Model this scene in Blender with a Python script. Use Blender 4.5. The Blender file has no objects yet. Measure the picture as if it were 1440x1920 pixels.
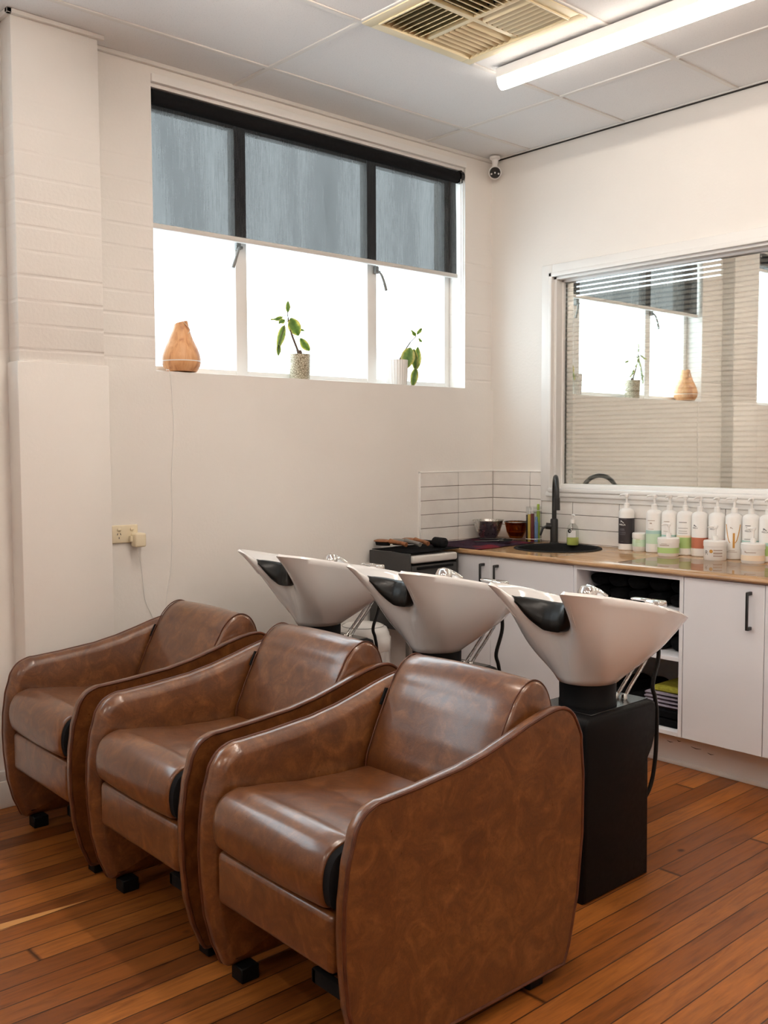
import bpy, bmesh, math, random
from mathutils import Vector, Matrix, noise
random.seed(7)
PI = math.pi
S = bpy.context.scene
COL = S.collection

# ------------------------------------------------------------------ camera
def make_camera():
    yaw, pit, rol = math.radians(47.8773), math.radians(3.6172), math.radians(-0.2329)
    F = Vector((-math.sin(yaw)*math.cos(pit), math.cos(yaw)*math.cos(pit), -math.sin(pit)))
    R = Vector((math.cos(yaw), math.sin(yaw), 0)); U = R.cross(F)
    R2 = R*math.cos(rol)+U*math.sin(rol); U2 = -R*math.sin(rol)+U*math.cos(rol)
    cd = bpy.data.cameras.new('camera'); co = bpy.data.objects.new('camera', cd); COL.objects.link(co)
    m = Matrix((R2, U2, -F)).transposed().to_4x4(); m.translation = Vector((3.8822, -4.3653, 1.4178))
    co.matrix_world = m
    cd.sensor_fit = 'VERTICAL'; cd.sensor_height = 36; cd.sensor_width = 27; cd.lens = 1838.665/1920*36
    cd.clip_start = .05
    S.camera = co
make_camera()

# ------------------------------------------------------------------ world, lights, exposure
SKY = 5.8
W = bpy.data.worlds.new('sky'); S.world = W; W.use_nodes = True
bg = W.node_tree.nodes['Background']; bg.inputs[0].default_value = (.80, .91, 1, 1); bg.inputs[1].default_value = SKY
LAMP = 15.5
BATTENS = [(.95, -2.47, 'lit batten light above the fronts of the leather chairs, just out of the picture'), (2.25, -2.47, 'added batten fill light above the nearest leather chair, out of the picture'),
           (3.75, -1.9, 'added batten fill light beyond the right picture edge, over the end of the worktop'), (3.2, -4.9, 'added batten fill light over the middle of the salon, behind the camera'),
           (4.9, -3.7, 'added batten fill light on the far right of the salon, out of the picture'), (1.6, -6.2, 'added batten fill light at the back of the salon, behind the camera')]
UNSEEN_LAMP = 57.0      # unseen battens, made brighter; all but the first are added fill light
LAMP_COL = (1, .885, .765)
S.view_settings.view_transform = 'Standard'; S.view_settings.look = 'None'
S.view_settings.gamma = 1; S.view_settings.exposure = 0.0; S.view_settings.use_curve_mapping = False
S.cycles.max_bounces = 10; S.cycles.diffuse_bounces = 6; S.cycles.glossy_bounces = 5
S.cycles.transparent_max_bounces = 16; S.cycles.transmission_bounces = 8
S.cycles.use_denoising = True; S.cycles.caustics_reflective = False; S.cycles.caustics_refractive = False
S.cycles.sample_clamp_indirect = 25

def portal(name, loc, rot, sx, sy):
    l = bpy.data.lights.new(name, 'AREA'); l.shape = 'RECTANGLE'; l.size = sx; l.size_y = sy
    l.cycles.is_portal = True
    o = bpy.data.objects.new(name, l); COL.objects.link(o); o.location = loc; o.rotation_euler = rot
portal('daylight_portal', (-.30, -1.21, 2.40), (0, -PI/2, 0), 1.3, 2.0)
portal('daylight_portal', (-.30, -4.03, 2.40), (0, -PI/2, 0), 1.3, 2.0)

# ------------------------------------------------------------------ material helpers
def new_mat(name):
    m = bpy.data.materials.new(name); m.use_nodes = True
    return m, m.node_tree, m.node_tree.nodes['Principled BSDF']
def setp(b, **k):
    names = dict(col='Base Color', rough='Roughness', metal='Metallic', spec='Specular IOR Level', coat='Coat Weight',
                 coatr='Coat Roughness', trans='Transmission Weight', ior='IOR', alpha='Alpha', sheen='Sheen Weight',
                 ecol='Emission Color', es='Emission Strength', sss='Subsurface Weight')
    for a, v in k.items():
        if isinstance(v, tuple) and len(v) == 3: v = v+(1,)
        b.inputs[names[a]].default_value = v
def srgb(r, g, b):
    f = lambda c: (c/255/12.92) if c/255 <= .04045 else ((c/255+.055)/1.055)**2.4
    return (f(r), f(g), f(b))
def nd(nt, t, **k):
    n = nt.nodes.new(t)
    for a, v in k.items(): setattr(n, a, v)
    return n
def coords(nt, scale=(1, 1, 1), kind='Object', rot=(0, 0, 0)):
    tc = nd(nt, 'ShaderNodeTexCoord'); mp = nd(nt, 'ShaderNodeMapping')
    mp.inputs['Scale'].default_value = scale; mp.inputs['Rotation'].default_value = rot
    nt.links.new(tc.outputs[kind], mp.inputs[0]); return mp.outputs[0]
def noise_tex(nt, vec, scale, detail=3, rough=.5, dist=0):
    n = nd(nt, 'ShaderNodeTexNoise'); n.inputs['Scale'].default_value = scale; n.inputs['Detail'].default_value = detail
    n.inputs['Roughness'].default_value = rough; n.inputs['Distortion'].default_value = dist
    if vec is not None: nt.links.new(vec, n.inputs['Vector'])
    return n.outputs['Fac']
def ramp(nt, fac, stops):
    r = nd(nt, 'ShaderNodeValToRGB'); e = r.color_ramp.elements
    while len(e) < len(stops): e.new(.5)
    for i, (p, c) in enumerate(stops):
        e[i].position = p; e[i].color = tuple(c)+(1,) if len(c) == 3 else c
    nt.links.new(fac, r.inputs[0]); return r.outputs[0]
def bump(nt, b, h, strength=.2, dist=.01):
    n = nd(nt, 'ShaderNodeBump'); n.inputs['Strength'].default_value = strength; n.inputs['Distance'].default_value = dist
    nt.links.new(h, n.inputs['Height']); nt.links.new(n.outputs[0], b.inputs['Normal']); return n
def mathn(nt, op, a, b=None, c=None):
    n = nd(nt, 'ShaderNodeMath', operation=op)
    for i, v in enumerate((a, b, c)):
        if v is None: continue
        if isinstance(v, (int, float)): n.inputs[i].default_value = v
        else: nt.links.new(v, n.inputs[i])
    return n.outputs[0]
def mixc(nt, fac, a, b, mode='MIX'):
    n = nd(nt, 'ShaderNodeMix', data_type='RGBA', blend_type=mode)
    for s, v in ((0, fac), (6, a), (7, b)):
        if isinstance(v, (int, float)): n.inputs[s].default_value = v
        elif isinstance(v, tuple): n.inputs[s].default_value = v+(1,) if len(v) == 3 else v
        else: nt.links.new(v, n.inputs[s])
    return n.outputs[2]
def plain(name, col, rough=.5, **k):
    m, nt, b = new_mat(name); setp(b, col=col, rough=rough, **k)
    v = noise_tex(nt, coords(nt), 60, 3)
    rr = ramp(nt, v, [(.3, (rough*.92,)*3), (.7, (min(1, rough*1.08),)*3)])
    nt.links.new(rr, b.inputs['Roughness'])
    return m

def mat_wall(name='painted_plaster', col=(.80, .775, .74), bricks=False, b=.18):
    m, nt, bs = new_mat(name); setp(bs, rough=.75, spec=.25)
    v = coords(nt)
    n1 = noise_tex(nt, v, 2.2, 4); n2 = noise_tex(nt, v, 70, 3)
    c = ramp(nt, n1, [(.3, tuple(x*.965 for x in col)), (.7, col)])
    nt.links.new(c, bs.inputs['Base Color'])
    h = n2
    if bricks:
        tc = nd(nt, 'ShaderNodeTexCoord'); sx = nd(nt, 'ShaderNodeSeparateXYZ'); nt.links.new(tc.outputs['Object'], sx.inputs[0])
        f = mathn(nt, 'FRACT', mathn(nt, 'DIVIDE', mathn(nt, 'ADD', sx.outputs[2], .027), .0945))
        d = mathn(nt, 'ABSOLUTE', mathn(nt, 'SUBTRACT', f, .5))
        ln = ramp(nt, d, [(.0, (1, 1, 1)), (.035, (.85,)*3), (.09, (0, 0, 0))])
        wear = ramp(nt, noise_tex(nt, coords(nt, (1, 2.2, 9)), 1.6, 4), [(.36, (0.1,)*3), (.6, (1,)*3)])
        fade = ramp(nt, mathn(nt, 'SUBTRACT', 3.1, sx.outputs[2]), [(.30, (0.05,)*3), (.62, (1,)*3)])
        h = mathn(nt, 'ADD', mathn(nt, 'MULTIPLY', n2, .3), mathn(nt, 'MULTIPLY', mathn(nt, 'MULTIPLY', mathn(nt, 'MULTIPLY', ln, wear), fade), -1.0))
        bump(nt, bs, h, .38, .008)
    else:
        bump(nt, bs, h, b, .004)
    return m
M = {}
M['wall'] = mat_wall()
M['brick'] = mat_wall('painted_brick', bricks=True)
M['trim'] = plain('gloss_trim_paint', (.80, .79, .77), .32)
M['ceil'] = None
def mat_ceiling():
    m, nt, b = new_mat('ceiling_tile'); setp(b, col=(.74, .74, .74), rough=.85, spec=.2)
    v = coords(nt)
    n = noise_tex(nt, v, 160, 2); n2 = noise_tex(nt, v, 3, 3)
    sp = ramp(nt, n, [(.32, (.66, .66, .66)), (.40, (.76, .76, .76))])
    c = mixc(nt, .25, sp, ramp(nt, n2, [(.3, (.70, .70, .71)), (.7, (.76, .76, .76))]))
    nt.links.new(c, b.inputs['Base Color']); bump(nt, b, n, .15, .003)
    return m
M['ceil'] = mat_ceiling()
M['gap'] = plain('shadow_line_paint', (.03, .026, .022), .9)
M['grid'] = plain('ceiling_grid_paint', (.70, .68, .65), .5)
def mat_floor():
    m, nt, b = new_mat('varnished_floorboards'); setp(b, rough=.4, spec=.3, coat=.12, coatr=.25)
    tc = nd(nt, 'ShaderNodeTexCoord'); sp = nd(nt, 'ShaderNodeSeparateXYZ'); nt.links.new(tc.outputs['Object'], sp.inputs[0])
    WD = .0835
    xi = mathn(nt, 'DIVIDE', mathn(nt, 'ADD', sp.outputs[0], 10.005), WD)
    ix = mathn(nt, 'FLOOR', xi); fx = mathn(nt, 'FRACT', xi)
    wn = nd(nt, 'ShaderNodeTexWhiteNoise', noise_dimensions='1D'); nt.links.new(ix, wn.inputs['W'])
    yo = mathn(nt, 'ADD', sp.outputs[1], mathn(nt, 'MULTIPLY', wn.outputs['Value'], 9.7))
    yi = mathn(nt, 'DIVIDE', mathn(nt, 'ADD', yo, 30), 2.7); iy = mathn(nt, 'FLOOR', yi); fy = mathn(nt, 'FRACT', yi)
    cb = nd(nt, 'ShaderNodeCombineXYZ'); nt.links.new(ix, cb.inputs[0]); nt.links.new(iy, cb.inputs[1])
    wn2 = nd(nt, 'ShaderNodeTexWhiteNoise', noise_dimensions='2D'); nt.links.new(cb.outputs[0], wn2.inputs['Vector'])
    # grain, offset per board
    cv = nd(nt, 'ShaderNodeCombineXYZ')
    nt.links.new(mathn(nt, 'ADD', mathn(nt, 'MULTIPLY', sp.outputs[0], 16), mathn(nt, 'MULTIPLY', wn2.outputs['Value'], 37)), cv.inputs[0])
    nt.links.new(mathn(nt, 'MULTIPLY', sp.outputs[1], 1.4), cv.inputs[1])
    g = noise_tex(nt, cv.outputs[0], 2.2, 6, .62, 1.1)
    g2 = noise_tex(nt, cv.outputs[0], 9, 4, .6, .4)
    base = ramp(nt, wn2.outputs['Value'], [(0, srgb(110, 60, 24)), (.35, srgb(146, 84, 34)), (.7, srgb(160, 97, 42)), (1, srgb(124, 68, 26))])
    gr = ramp(nt, g, [(.25, (.50, .44, .40)), (.5, (.95, .95, .95)), (.8, (1.25, 1.22, 1.15))])
    c = mixc(nt, 1, base, gr, 'MULTIPLY')
    c = mixc(nt, .5, c, mixc(nt, 1, c, ramp(nt, g2, [(.3, (.62, .6, .58)), (.7, (1.25, 1.25, 1.25))]), 'MULTIPLY'))
    # knots
    vo = nd(nt, 'ShaderNodeTexVoronoi'); vo.inputs['Scale'].default_value = 1.6; vo.inputs['Randomness'].default_value = 1
    kv = nd(nt, 'ShaderNodeCombineXYZ'); nt.links.new(mathn(nt, 'MULTIPLY', sp.outputs[0], 1.3), kv.inputs[0]); nt.links.new(sp.outputs[1], kv.inputs[1])
    nt.links.new(kv.outputs[0], vo.inputs['Vector'])
    kn = ramp(nt, vo.outputs['Distance'], [(.012, (.25, .16, .12)), (.032, (1, 1, 1))])
    c = mixc(nt, 1, c, kn, 'MULTIPLY')
    # pale sapwood streak running along one board
    ex = mathn(nt, 'ABSOLUTE', mathn(nt, 'SUBTRACT', sp.outputs[0], mathn(nt, 'ADD', 1.005, mathn(nt, 'MULTIPLY', mathn(nt, 'SINE', mathn(nt, 'MULTIPLY', sp.outputs[1], 6)), .006))))
    wd = mathn(nt, 'MULTIPLY', mathn(nt, 'SUBTRACT', -3.03, sp.outputs[1]), .075)
    sap = mathn(nt, 'MULTIPLY', mathn(nt, 'LESS_THAN', ex, mathn(nt, 'MINIMUM', wd, .03)), mathn(nt, 'GREATER_THAN', sp.outputs[1], -3.9))
    c = mixc(nt, mathn(nt, 'MULTIPLY', sap, .85), c, srgb(206, 150, 88))
    gap = mathn(nt, 'MINIMUM', fx, mathn(nt, 'SUBTRACT', 1, fx))
    gw = ramp(nt, gap, [(.008, (.10, .07, .05)), (.03, (1, 1, 1))])
    gy = mathn(nt, 'MINIMUM', fy, mathn(nt, 'SUBTRACT', 1, fy))
    gw2 = ramp(nt, gy, [(.0004, (.12, .08, .06)), (.0011, (1, 1, 1))])
    c = mixc(nt, 1, mixc(nt, 1, c, gw, 'MULTIPLY'), gw2, 'MULTIPLY')
    nt.links.new(c, b.inputs['Base Color'])
    h = mathn(nt, 'ADD', mathn(nt, 'MULTIPLY', gw, .8), mathn(nt, 'MULTIPLY', g, .12))
    bump(nt, b, h, .35, .003)
    nt.links.new(ramp(nt, g2, [(.2, (.34,)*3), (.8, (.5,)*3)]), b.inputs['Roughness'])
    return m
M['floor'] = mat_floor()
def mat_leather():
    m, nt, b = new_mat('tan_leather'); setp(b, rough=.36, spec=.6, coat=.6, coatr=.17)
    tc = nd(nt, 'ShaderNodeTexCoord'); oi = nd(nt, 'ShaderNodeObjectInfo')
    ad = nd(nt, 'ShaderNodeVectorMath', operation='ADD'); nt.links.new(tc.outputs['Object'], ad.inputs[0]); nt.links.new(oi.outputs['Location'], ad.inputs[1])
    v = ad.outputs[0]
    n1 = noise_tex(nt, v, 13, 6, .66, 1.2); n2 = noise_tex(nt, v, 42, 6, .7, 2.4); n3 = noise_tex(nt, v, 420, 2)
    c1 = ramp(nt, n1, [(.28, srgb(76, 39, 15)), (.5, srgb(98, 56, 24)), (.72, srgb(126, 79, 40))])
    c2 = ramp(nt, n2, [(.28, (.74, .70, .66)), (.5, (1, 1, 1)), (.70, (1.32, 1.40, 1.48))])
    c = mixc(nt, .75, c1, mixc(nt, 1, c1, c2, 'MULTIPLY'))
    nt.links.new(c, b.inputs['Base Color'])
    nt.links.new(ramp(nt, n2, [(.3, (.27,)*3), (.7, (.38,)*3)]), b.inputs['Roughness'])
    bump(nt, b, mathn(nt, 'ADD', mathn(nt, 'MULTIPLY', n3, .4), n1), .10, .006)
    return m
M['leather'] = mat_leather()
def mat_piping():
    m, nt, b = new_mat('dark_leather_piping'); setp(b, rough=.38)
    n = noise_tex(nt, coords(nt), 30, 4)
    nt.links.new(ramp(nt, n, [(.3, srgb(68, 32, 16)), (.7, srgb(94, 50, 27))]), b.inputs['Base Color']); return m
M['piping'] = mat_piping()
M['ceramic'] = plain('white_ceramic', (.85, .845, .845), .07, coat=.6, coatr=.04)
M['black_rubber'] = plain('black_rubber', (.007, .007, .007), .34, spec=.3)
M['black_gloss'] = plain('black_gloss_plastic', (.010, .010, .011), .22)
M['black_satin'] = plain('black_satin_plastic', (.005, .005, .0055), .5, spec=.14)
M['sink_black'] = plain('black_composite', (.012, .012, .012), .75, spec=.15)
M['black_cloth'] = plain('black_fabric', (.010, .010, .011), .95, spec=.15)
M['black_metal'] = plain('matt_black_metal', (.014, .014, .014), .4)
M['chrome'] = plain('chrome', (.80, .80, .80), .08, metal=1.0)
M['steel'] = plain('brushed_steel', (.62, .61, .59), .28, metal=1.0)
M['white_plastic'] = plain('white_plastic', (.80, .79, .77), .35)
M['cream_plastic'] = plain('cream_plastic', srgb(226, 214, 186), .38)
M['vent'] = plain('yellowed_vent_paint', srgb(222, 208, 172), .5)
M['vent_dark'] = plain('dark_vent_throat', (.035, .028, .018), .9)
M['cab'] = plain('white_cabinet_laminate', (.76, .765, .80), .42)
M['cab_in'] = plain('white_cabinet_inside', (.72, .71, .70), .55)
M['kick'] = plain('kickboard_paint', (.80, .79, .78), .5)
M['tray'] = plain('pale_grey_tray', (.62, .60, .57), .35)
M['charcoal'] = plain('charcoal_panel', (.035, .034, .034), .45)
M['grey_leg'] = plain('grey_metal_leg', (.13, .115, .10), .45)
M['tile'] = None
def mat_tile():
    m, nt, b = new_mat('glazed_white_tile'); setp(b, rough=.14, spec=.5)
    v = coords(nt); n = noise_tex(nt, v, 9, 3); n2 = noise_tex(nt, v, 22, 2)
    nt.links.new(ramp(nt, n, [(.3, (.74, .71, .68)), (.7, (.81, .79, .76))]), b.inputs['Base Color'])
    bump(nt, b, n2, .12, .01); return m
M['tile'] = mat_tile()
M['grout'] = plain('dark_grout', (.10, .075, .06), .9)
def mat_counter():
    m, nt, b = new_mat('wood_laminate_counter'); setp(b, rough=.16, spec=.5)
    v = coords(nt, (1.3, 10, 10)); n = noise_tex(nt, v, 3, 6, .6, .6); n2 = noise_tex(nt, v, 14, 4)
    c = ramp(nt, n, [(.28, srgb(150, 112, 74)), (.5, srgb(182, 144, 104)), (.75, srgb(200, 166, 126))])
    c = mixc(nt, .3, c, mixc(nt, 1, c, ramp(nt, n2, [(.3, (.7, .68, .65)), (.7, (1.1, 1.1, 1.1))]), 'MULTIPLY'))
    nt.links.new(c, b.inputs['Base Color']); return m
M['counter'] = mat_counter()
def mat_thin_glass(name, tint=(1, 1, 1), k=1.0):
    m, nt, b = new_mat(name); nt.nodes.remove(b); out = nt.nodes['Material Output']
    tr = nd(nt, 'ShaderNodeBsdfTransparent'); tr.inputs[0].default_value = tint+(1,)
    gl = nd(nt, 'ShaderNodeBsdfGlossy'); gl.inputs['Roughness'].default_value = .02
    fr = nd(nt, 'ShaderNodeFresnel'); fr.inputs['IOR'].default_value = 1.45
    ge = nd(nt, 'ShaderNodeNewGeometry'); fk = mathn(nt, 'MULTIPLY', mathn(nt, 'MULTIPLY', fr.outputs[0], k), mathn(nt, 'SUBTRACT', 1, ge.outputs['Backfacing']))
    mx = nd(nt, 'ShaderNodeMixShader'); nt.links.new(fk, mx.inputs[0])
    nt.links.new(tr.outputs[0], mx.inputs[1]); nt.links.new(gl.outputs[0], mx.inputs[2]); nt.links.new(mx.outputs[0], out.inputs[0])
    return m
M['glass'] = mat_thin_glass('window_glass', (.97, .99, .98))
M['clear'] = mat_thin_glass('clear_acrylic', (.90, .91, .90))
M['film'] = mat_thin_glass('clear_plastic_sheet', (.93, .92, .91), .9)
M['amber'] = mat_thin_glass('amber_acrylic', (.62, .36, .12))
M['smoke'] = mat_thin_glass('grey_acrylic', (.72, .70, .70))
def mat_blind():
    m, nt, b = new_mat('charcoal_screen_fabric'); nt.nodes.remove(b); out = nt.nodes['Material Output']
    v1 = coords(nt, (1, 46, 2.6)); v2 = coords(nt, (1, 5, .9)); v3 = coords(nt, (1, 260, 260))
    a = noise_tex(nt, v1, 3, 5, .65); c = noise_tex(nt, v2, 1.1, 3); w = noise_tex(nt, v3, 1, 2)
    s = mathn(nt, 'ADD', mathn(nt, 'MULTIPLY', a, .45), mathn(nt, 'MULTIPLY', c, .6))
    s = mathn(nt, 'ADD', s, mathn(nt, 'MULTIPLY', w, .3))
    t = ramp(nt, s, [(.42, (.043, .0425, .0415)), (.9, (.097, .0948, .0918))])
    tr = nd(nt, 'ShaderNodeBsdfTransparent'); nt.links.new(t, tr.inputs[0])
    df = nd(nt, 'ShaderNodeBsdfDiffuse'); df.inputs[0].default_value = (.022, .022, .024, 1)
    ad = nd(nt, 'ShaderNodeAddShader'); nt.links.new(tr.outputs[0], ad.inputs[0]); nt.links.new(df.outputs[0], ad.inputs[1])
    nt.links.new(ad.outputs[0], out.inputs[0]); return m
M['blind'] = mat_blind()
def mat_mirror():
    # old interior window: mirror-bright glass crossed by fine horizontal bands of film with clear gaps between them
    m, nt, b = new_mat('striped_film_glass'); nt.nodes.remove(b); out = nt.nodes['Material Output']
    tc = nd(nt, 'ShaderNodeTexCoord'); sp = nd(nt, 'ShaderNodeSeparateXYZ'); nt.links.new(tc.outputs['Object'], sp.inputs[0])
    f = mathn(nt, 'FRACT', mathn(nt, 'DIVIDE', sp.outputs[2], .0245))
    gap = mathn(nt, 'LESS_THAN', f, .40)
    g1 = nd(nt, 'ShaderNodeBsdfGlossy'); g1.inputs['Roughness'].default_value = .012; g1.inputs[0].default_value = (.80, .81, .77, 1)
    d1 = nd(nt, 'ShaderNodeBsdfDiffuse'); d1.inputs[0].default_value = (.09, .09, .08, 1)
    a1 = nd(nt, 'ShaderNodeAddShader'); nt.links.new(g1.outputs[0], a1.inputs[0]); nt.links.new(d1.outputs[0], a1.inputs[1])
    g2 = nd(nt, 'ShaderNodeBsdfGlossy'); g2.inputs['Roughness'].default_value = .012; g2.inputs[0].default_value = (.64, .65, .62, 1)
    t2 = nd(nt, 'ShaderNodeBsdfTransparent'); t2.inputs[0].default_value = (.46, .46, .46, 1)
    a2 = nd(nt, 'ShaderNodeAddShader'); nt.links.new(g2.outputs[0], a2.inputs[0]); nt.links.new(t2.outputs[0], a2.inputs[1])
    mx = nd(nt, 'ShaderNodeMixShader'); nt.links.new(gap, mx.inputs[0]); nt.links.new(a1.outputs[0], mx.inputs[1]); nt.links.new(a2.outputs[0], mx.inputs[2])
    nt.links.new(mx.outputs[0], out.inputs[0]); return m
M['mirror'] = mat_mirror()
def mat_emit(name, col, s):
    m, nt, b = new_mat(name); setp(b, col=(.9, .9, .9), rough=.4, ecol=col, es=s); return m
M['lamp'] = mat_emit('lit_diffuser', LAMP_COL, LAMP)
M['panel'] = mat_emit('unseen_lit_diffuser', LAMP_COL, UNSEEN_LAMP)
def mat_pine(name, c1, c2, c3, sc=(18, 18, 2.5)):
    m, nt, b = new_mat(name); setp(b, rough=.42)
    v = coords(nt, sc); n = noise_tex(nt, v, 2.2, 5, .6, .7)
    nt.links.new(ramp(nt, n, [(.28, c1), (.5, c2), (.75, c3)]), b.inputs['Base Color']); return m
M['pine'] = mat_pine('pale_wood_grain', srgb(176, 112, 66), srgb(216, 160, 110), srgb(232, 184, 136))
M['brush_wood'] = mat_pine('brown_wood', srgb(100, 60, 34), srgb(138, 88, 54), srgb(160, 108, 70))
def mat_cloth(name, a, b2, red=False):
    m, nt, b = new_mat(name); setp(b, rough=.95, spec=.08)
    v = coords(nt); n = noise_tex(nt, v, 60, 4); n0 = noise_tex(nt, v, 5, 3)
    c = ramp(nt, n, [(.3, a), (.7, b2)])
    if red:
        c = mixc(nt, ramp(nt, n0, [(.56, (0, 0, 0)), (.66, (.8, .8, .8))]), c, srgb(120, 40, 48))
    nt.links.new(c, b.inputs['Base Color']); bump(nt, b, n, .4, .004); return m
M['purple'] = mat_cloth('plum_towel', srgb(40, 27, 38), srgb(64, 46, 60), True)
M['dark_towel'] = mat_cloth('black_towel', srgb(13, 13, 14), srgb(20, 20, 22))
M['lav_towel'] = mat_cloth('lavender_grey_towel', srgb(128, 120, 134), srgb(160, 152, 164))
M['lime_towel'] = mat_cloth('lime_towel', srgb(140, 138, 50), srgb(176, 172, 70))
def mat_leaf():
    m, nt, b = new_mat('variegated_leaf'); setp(b, rough=.35)
    uv = nd(nt, 'ShaderNodeUVMap'); sp = nd(nt, 'ShaderNodeSeparateXYZ'); nt.links.new(uv.outputs[0], sp.inputs[0])
    e = mathn(nt, 'ABSOLUTE', mathn(nt, 'SUBTRACT', sp.outputs[0], .5))
    n = noise_tex(nt, coords(nt), 60, 4)
    e2 = mathn(nt, 'ADD', e, mathn(nt, 'MULTIPLY', mathn(nt, 'SUBTRACT', n, .5), .5))
    c = ramp(nt, e2, [(.0, srgb(112, 134, 84)), (.28, srgb(148, 164, 104)), (.40, srgb(214, 206, 138)), (.55, srgb(226, 218, 166))])
    nt.links.new(c, b.inputs['Base Color'])
    out = nt.nodes['Material Output']; tl = nd(nt, 'ShaderNodeBsdfTranslucent'); nt.links.new(c, tl.inputs[0])
    mx = nd(nt, 'ShaderNodeMixShader'); mx.inputs[0].default_value = .65
    nt.links.new(b.outputs[0], mx.inputs[1]); nt.links.new(tl.outputs[0], mx.inputs[2]); nt.links.new(mx.outputs[0], out.inputs[0])
    return m
M['leaf'] = mat_leaf()
M['stem'] = plain('woody_stem', srgb(96, 78, 66), .7)
M['soil'] = plain('potting_soil', (.03, .02, .014), .95)
def mat_pot():
    m, nt, b = new_mat('crackled_gold_pot'); setp(b, rough=.35, metal=.3)
    vo = nd(nt, 'ShaderNodeTexVoronoi', feature='DISTANCE_TO_EDGE'); vo.inputs['Scale'].default_value = 110
    nt.links.new(coords(nt), vo.inputs['Vector'])
    nt.links.new(ramp(nt, vo.outputs['Distance'], [(.03, srgb(120, 108, 82)), (.14, srgb(214, 206, 184))]), b.inputs['Base Color'])
    bump(nt, b, vo.outputs['Distance'], .7, .004); return m
M['pot'] = mat_pot()
for nm, c in dict(grn=(170, 200, 130), teal=(170, 206, 200), mint=(196, 222, 198), copper=(186, 112, 86), gold=(190, 140, 66),
                  peach=(232, 214, 190), dark=(46, 40, 44), ink=(96, 96, 102), pale=(222, 222, 220), liq=(196, 206, 110), red=(104, 36, 44),
                  yel=(204, 176, 84), blu=(116, 150, 196), lime=(150, 176, 66), orange=(206, 112, 84), blk=(28, 28, 30), pgrey=(118, 116, 112), taupe=(176, 160, 150)).items():
    M[nm] = plain('print_'+nm, srgb(*c), .42)

# ------------------------------------------------------------------ mesh helpers
def finish(name, bm, mat, parent=None, smooth=40, loc=None):
    bmesh.ops.recalc_face_normals(bm, faces=bm.faces)
    me = bpy.data.meshes.new(name); bm.to_mesh(me); bm.free()
    if smooth:
        me.shade_smooth(); me.set_sharp_from_angle(angle=math.radians(smooth))
    me.materials.append(mat)
    o = bpy.data.objects.new(name, me); COL.objects.link(o)
    if parent is not None: o.parent = parent
    if loc is not None: o.location = loc
    return o
def NB(): return bmesh.new()
def box(bm, x0, x1, y0, y1, z0, z1, bev=0, seg=2):
    r = bmesh.ops.create_cube(bm, size=1)
    vs = r['verts']
    for v in vs:
        v.co = Vector(((x0+x1)/2+v.co.x*(x1-x0), (y0+y1)/2+v.co.y*(y1-y0), (z0+z1)/2+v.co.z*(z1-z0)))
    if bev:
        es = list({e for v in vs for e in v.link_edges})
        bmesh.ops.bevel(bm, geom=es, offset=bev, segments=seg, profile=.5, affect='EDGES')
    return bm
def lathe(bm, prof, c=(0, 0, 0), n=40, sx=1, sy=1, cap=True):
    rings = []
    for r, z in prof:
        if r < 1e-6: rings.append([bm.verts.new((c[0], c[1], c[2]+z))])
        else: rings.append([bm.verts.new((c[0]+r*sx*math.cos(2*PI*i/n), c[1]+r*sy*math.sin(2*PI*i/n), c[2]+z)) for i in range(n)])
    for a, b in zip(rings, rings[1:]):
        for i in range(n):
            j = (i+1) % n
            if len(a) == 1 and len(b) == 1: continue
            if len(a) == 1: bm.faces.new((a[0], b[j], b[i]))
            elif len(b) == 1: bm.faces.new((a[i], a[j], b[0]))
            else: bm.faces.new((a[i], a[j], b[j], b[i]))
    if cap:
        for ring in (rings[0], rings[-1]):
            if len(ring) > 2:
                try: bm.faces.new(ring)
                except ValueError: pass
    return bm
def tube(bm, pts, r, n=10, closed=False, cap=True):
    pts = [Vector(p) for p in pts]; N = len(pts); rings = []
    up = None
    for i, p in enumerate(pts):
        if closed: t = (pts[(i+1) % N]-pts[i-1])
        else: t = pts[min(i+1, N-1)]-pts[max(i-1, 0)]
        t.normalize()
        if up is None:
            up = Vector((0, 0, 1)) if abs(t.z) < .9 else Vector((1, 0, 0))
        a = t.cross(up)
        if a.length < 1e-4: a = t.orthogonal()
        a.normalize(); up = a.cross(t).normalized()
        rr = r[i] if isinstance(r, (list, tuple)) else r
        rings.append([bm.verts.new(p+a*rr*math.cos(2*PI*k/n)+up*rr*math.sin(2*PI*k/n)) for k in range(n)])
    for i in range(N if closed else N-1):
        a, b = rings[i], rings[(i+1) % N]
        for k in range(n):
            bm.faces.new((a[k], a[(k+1) % n], b[(k+1) % n], b[k]))
    if cap and not closed:
        bm.faces.new(rings[0]); bm.faces.new(rings[-1])
    return bm
def spline(pts, k=8, closed=False):
    P = [Vector(p) for p in pts]; n = len(P); out = []
    rng = range(n) if closed else range(n-1)
    for i in rng:
        p0 = P[i-1] if (closed or i > 0) else P[i]*2-P[i+1]
        p1 = P[i]; p2 = P[(i+1) % n]
        p3 = P[(i+2) % n] if (closed or i+2 < n) else p2*2-p1
        for j in range(k):
            t = j/k
            out.append(.5*((2*p1)+(p2-p0)*t+(2*p0-5*p1+4*p2-p3)*t*t+(3*p1-p0-3*p2+p3)*t**3))
    if not closed: out.append(P[-1].copy())
    return out
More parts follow.
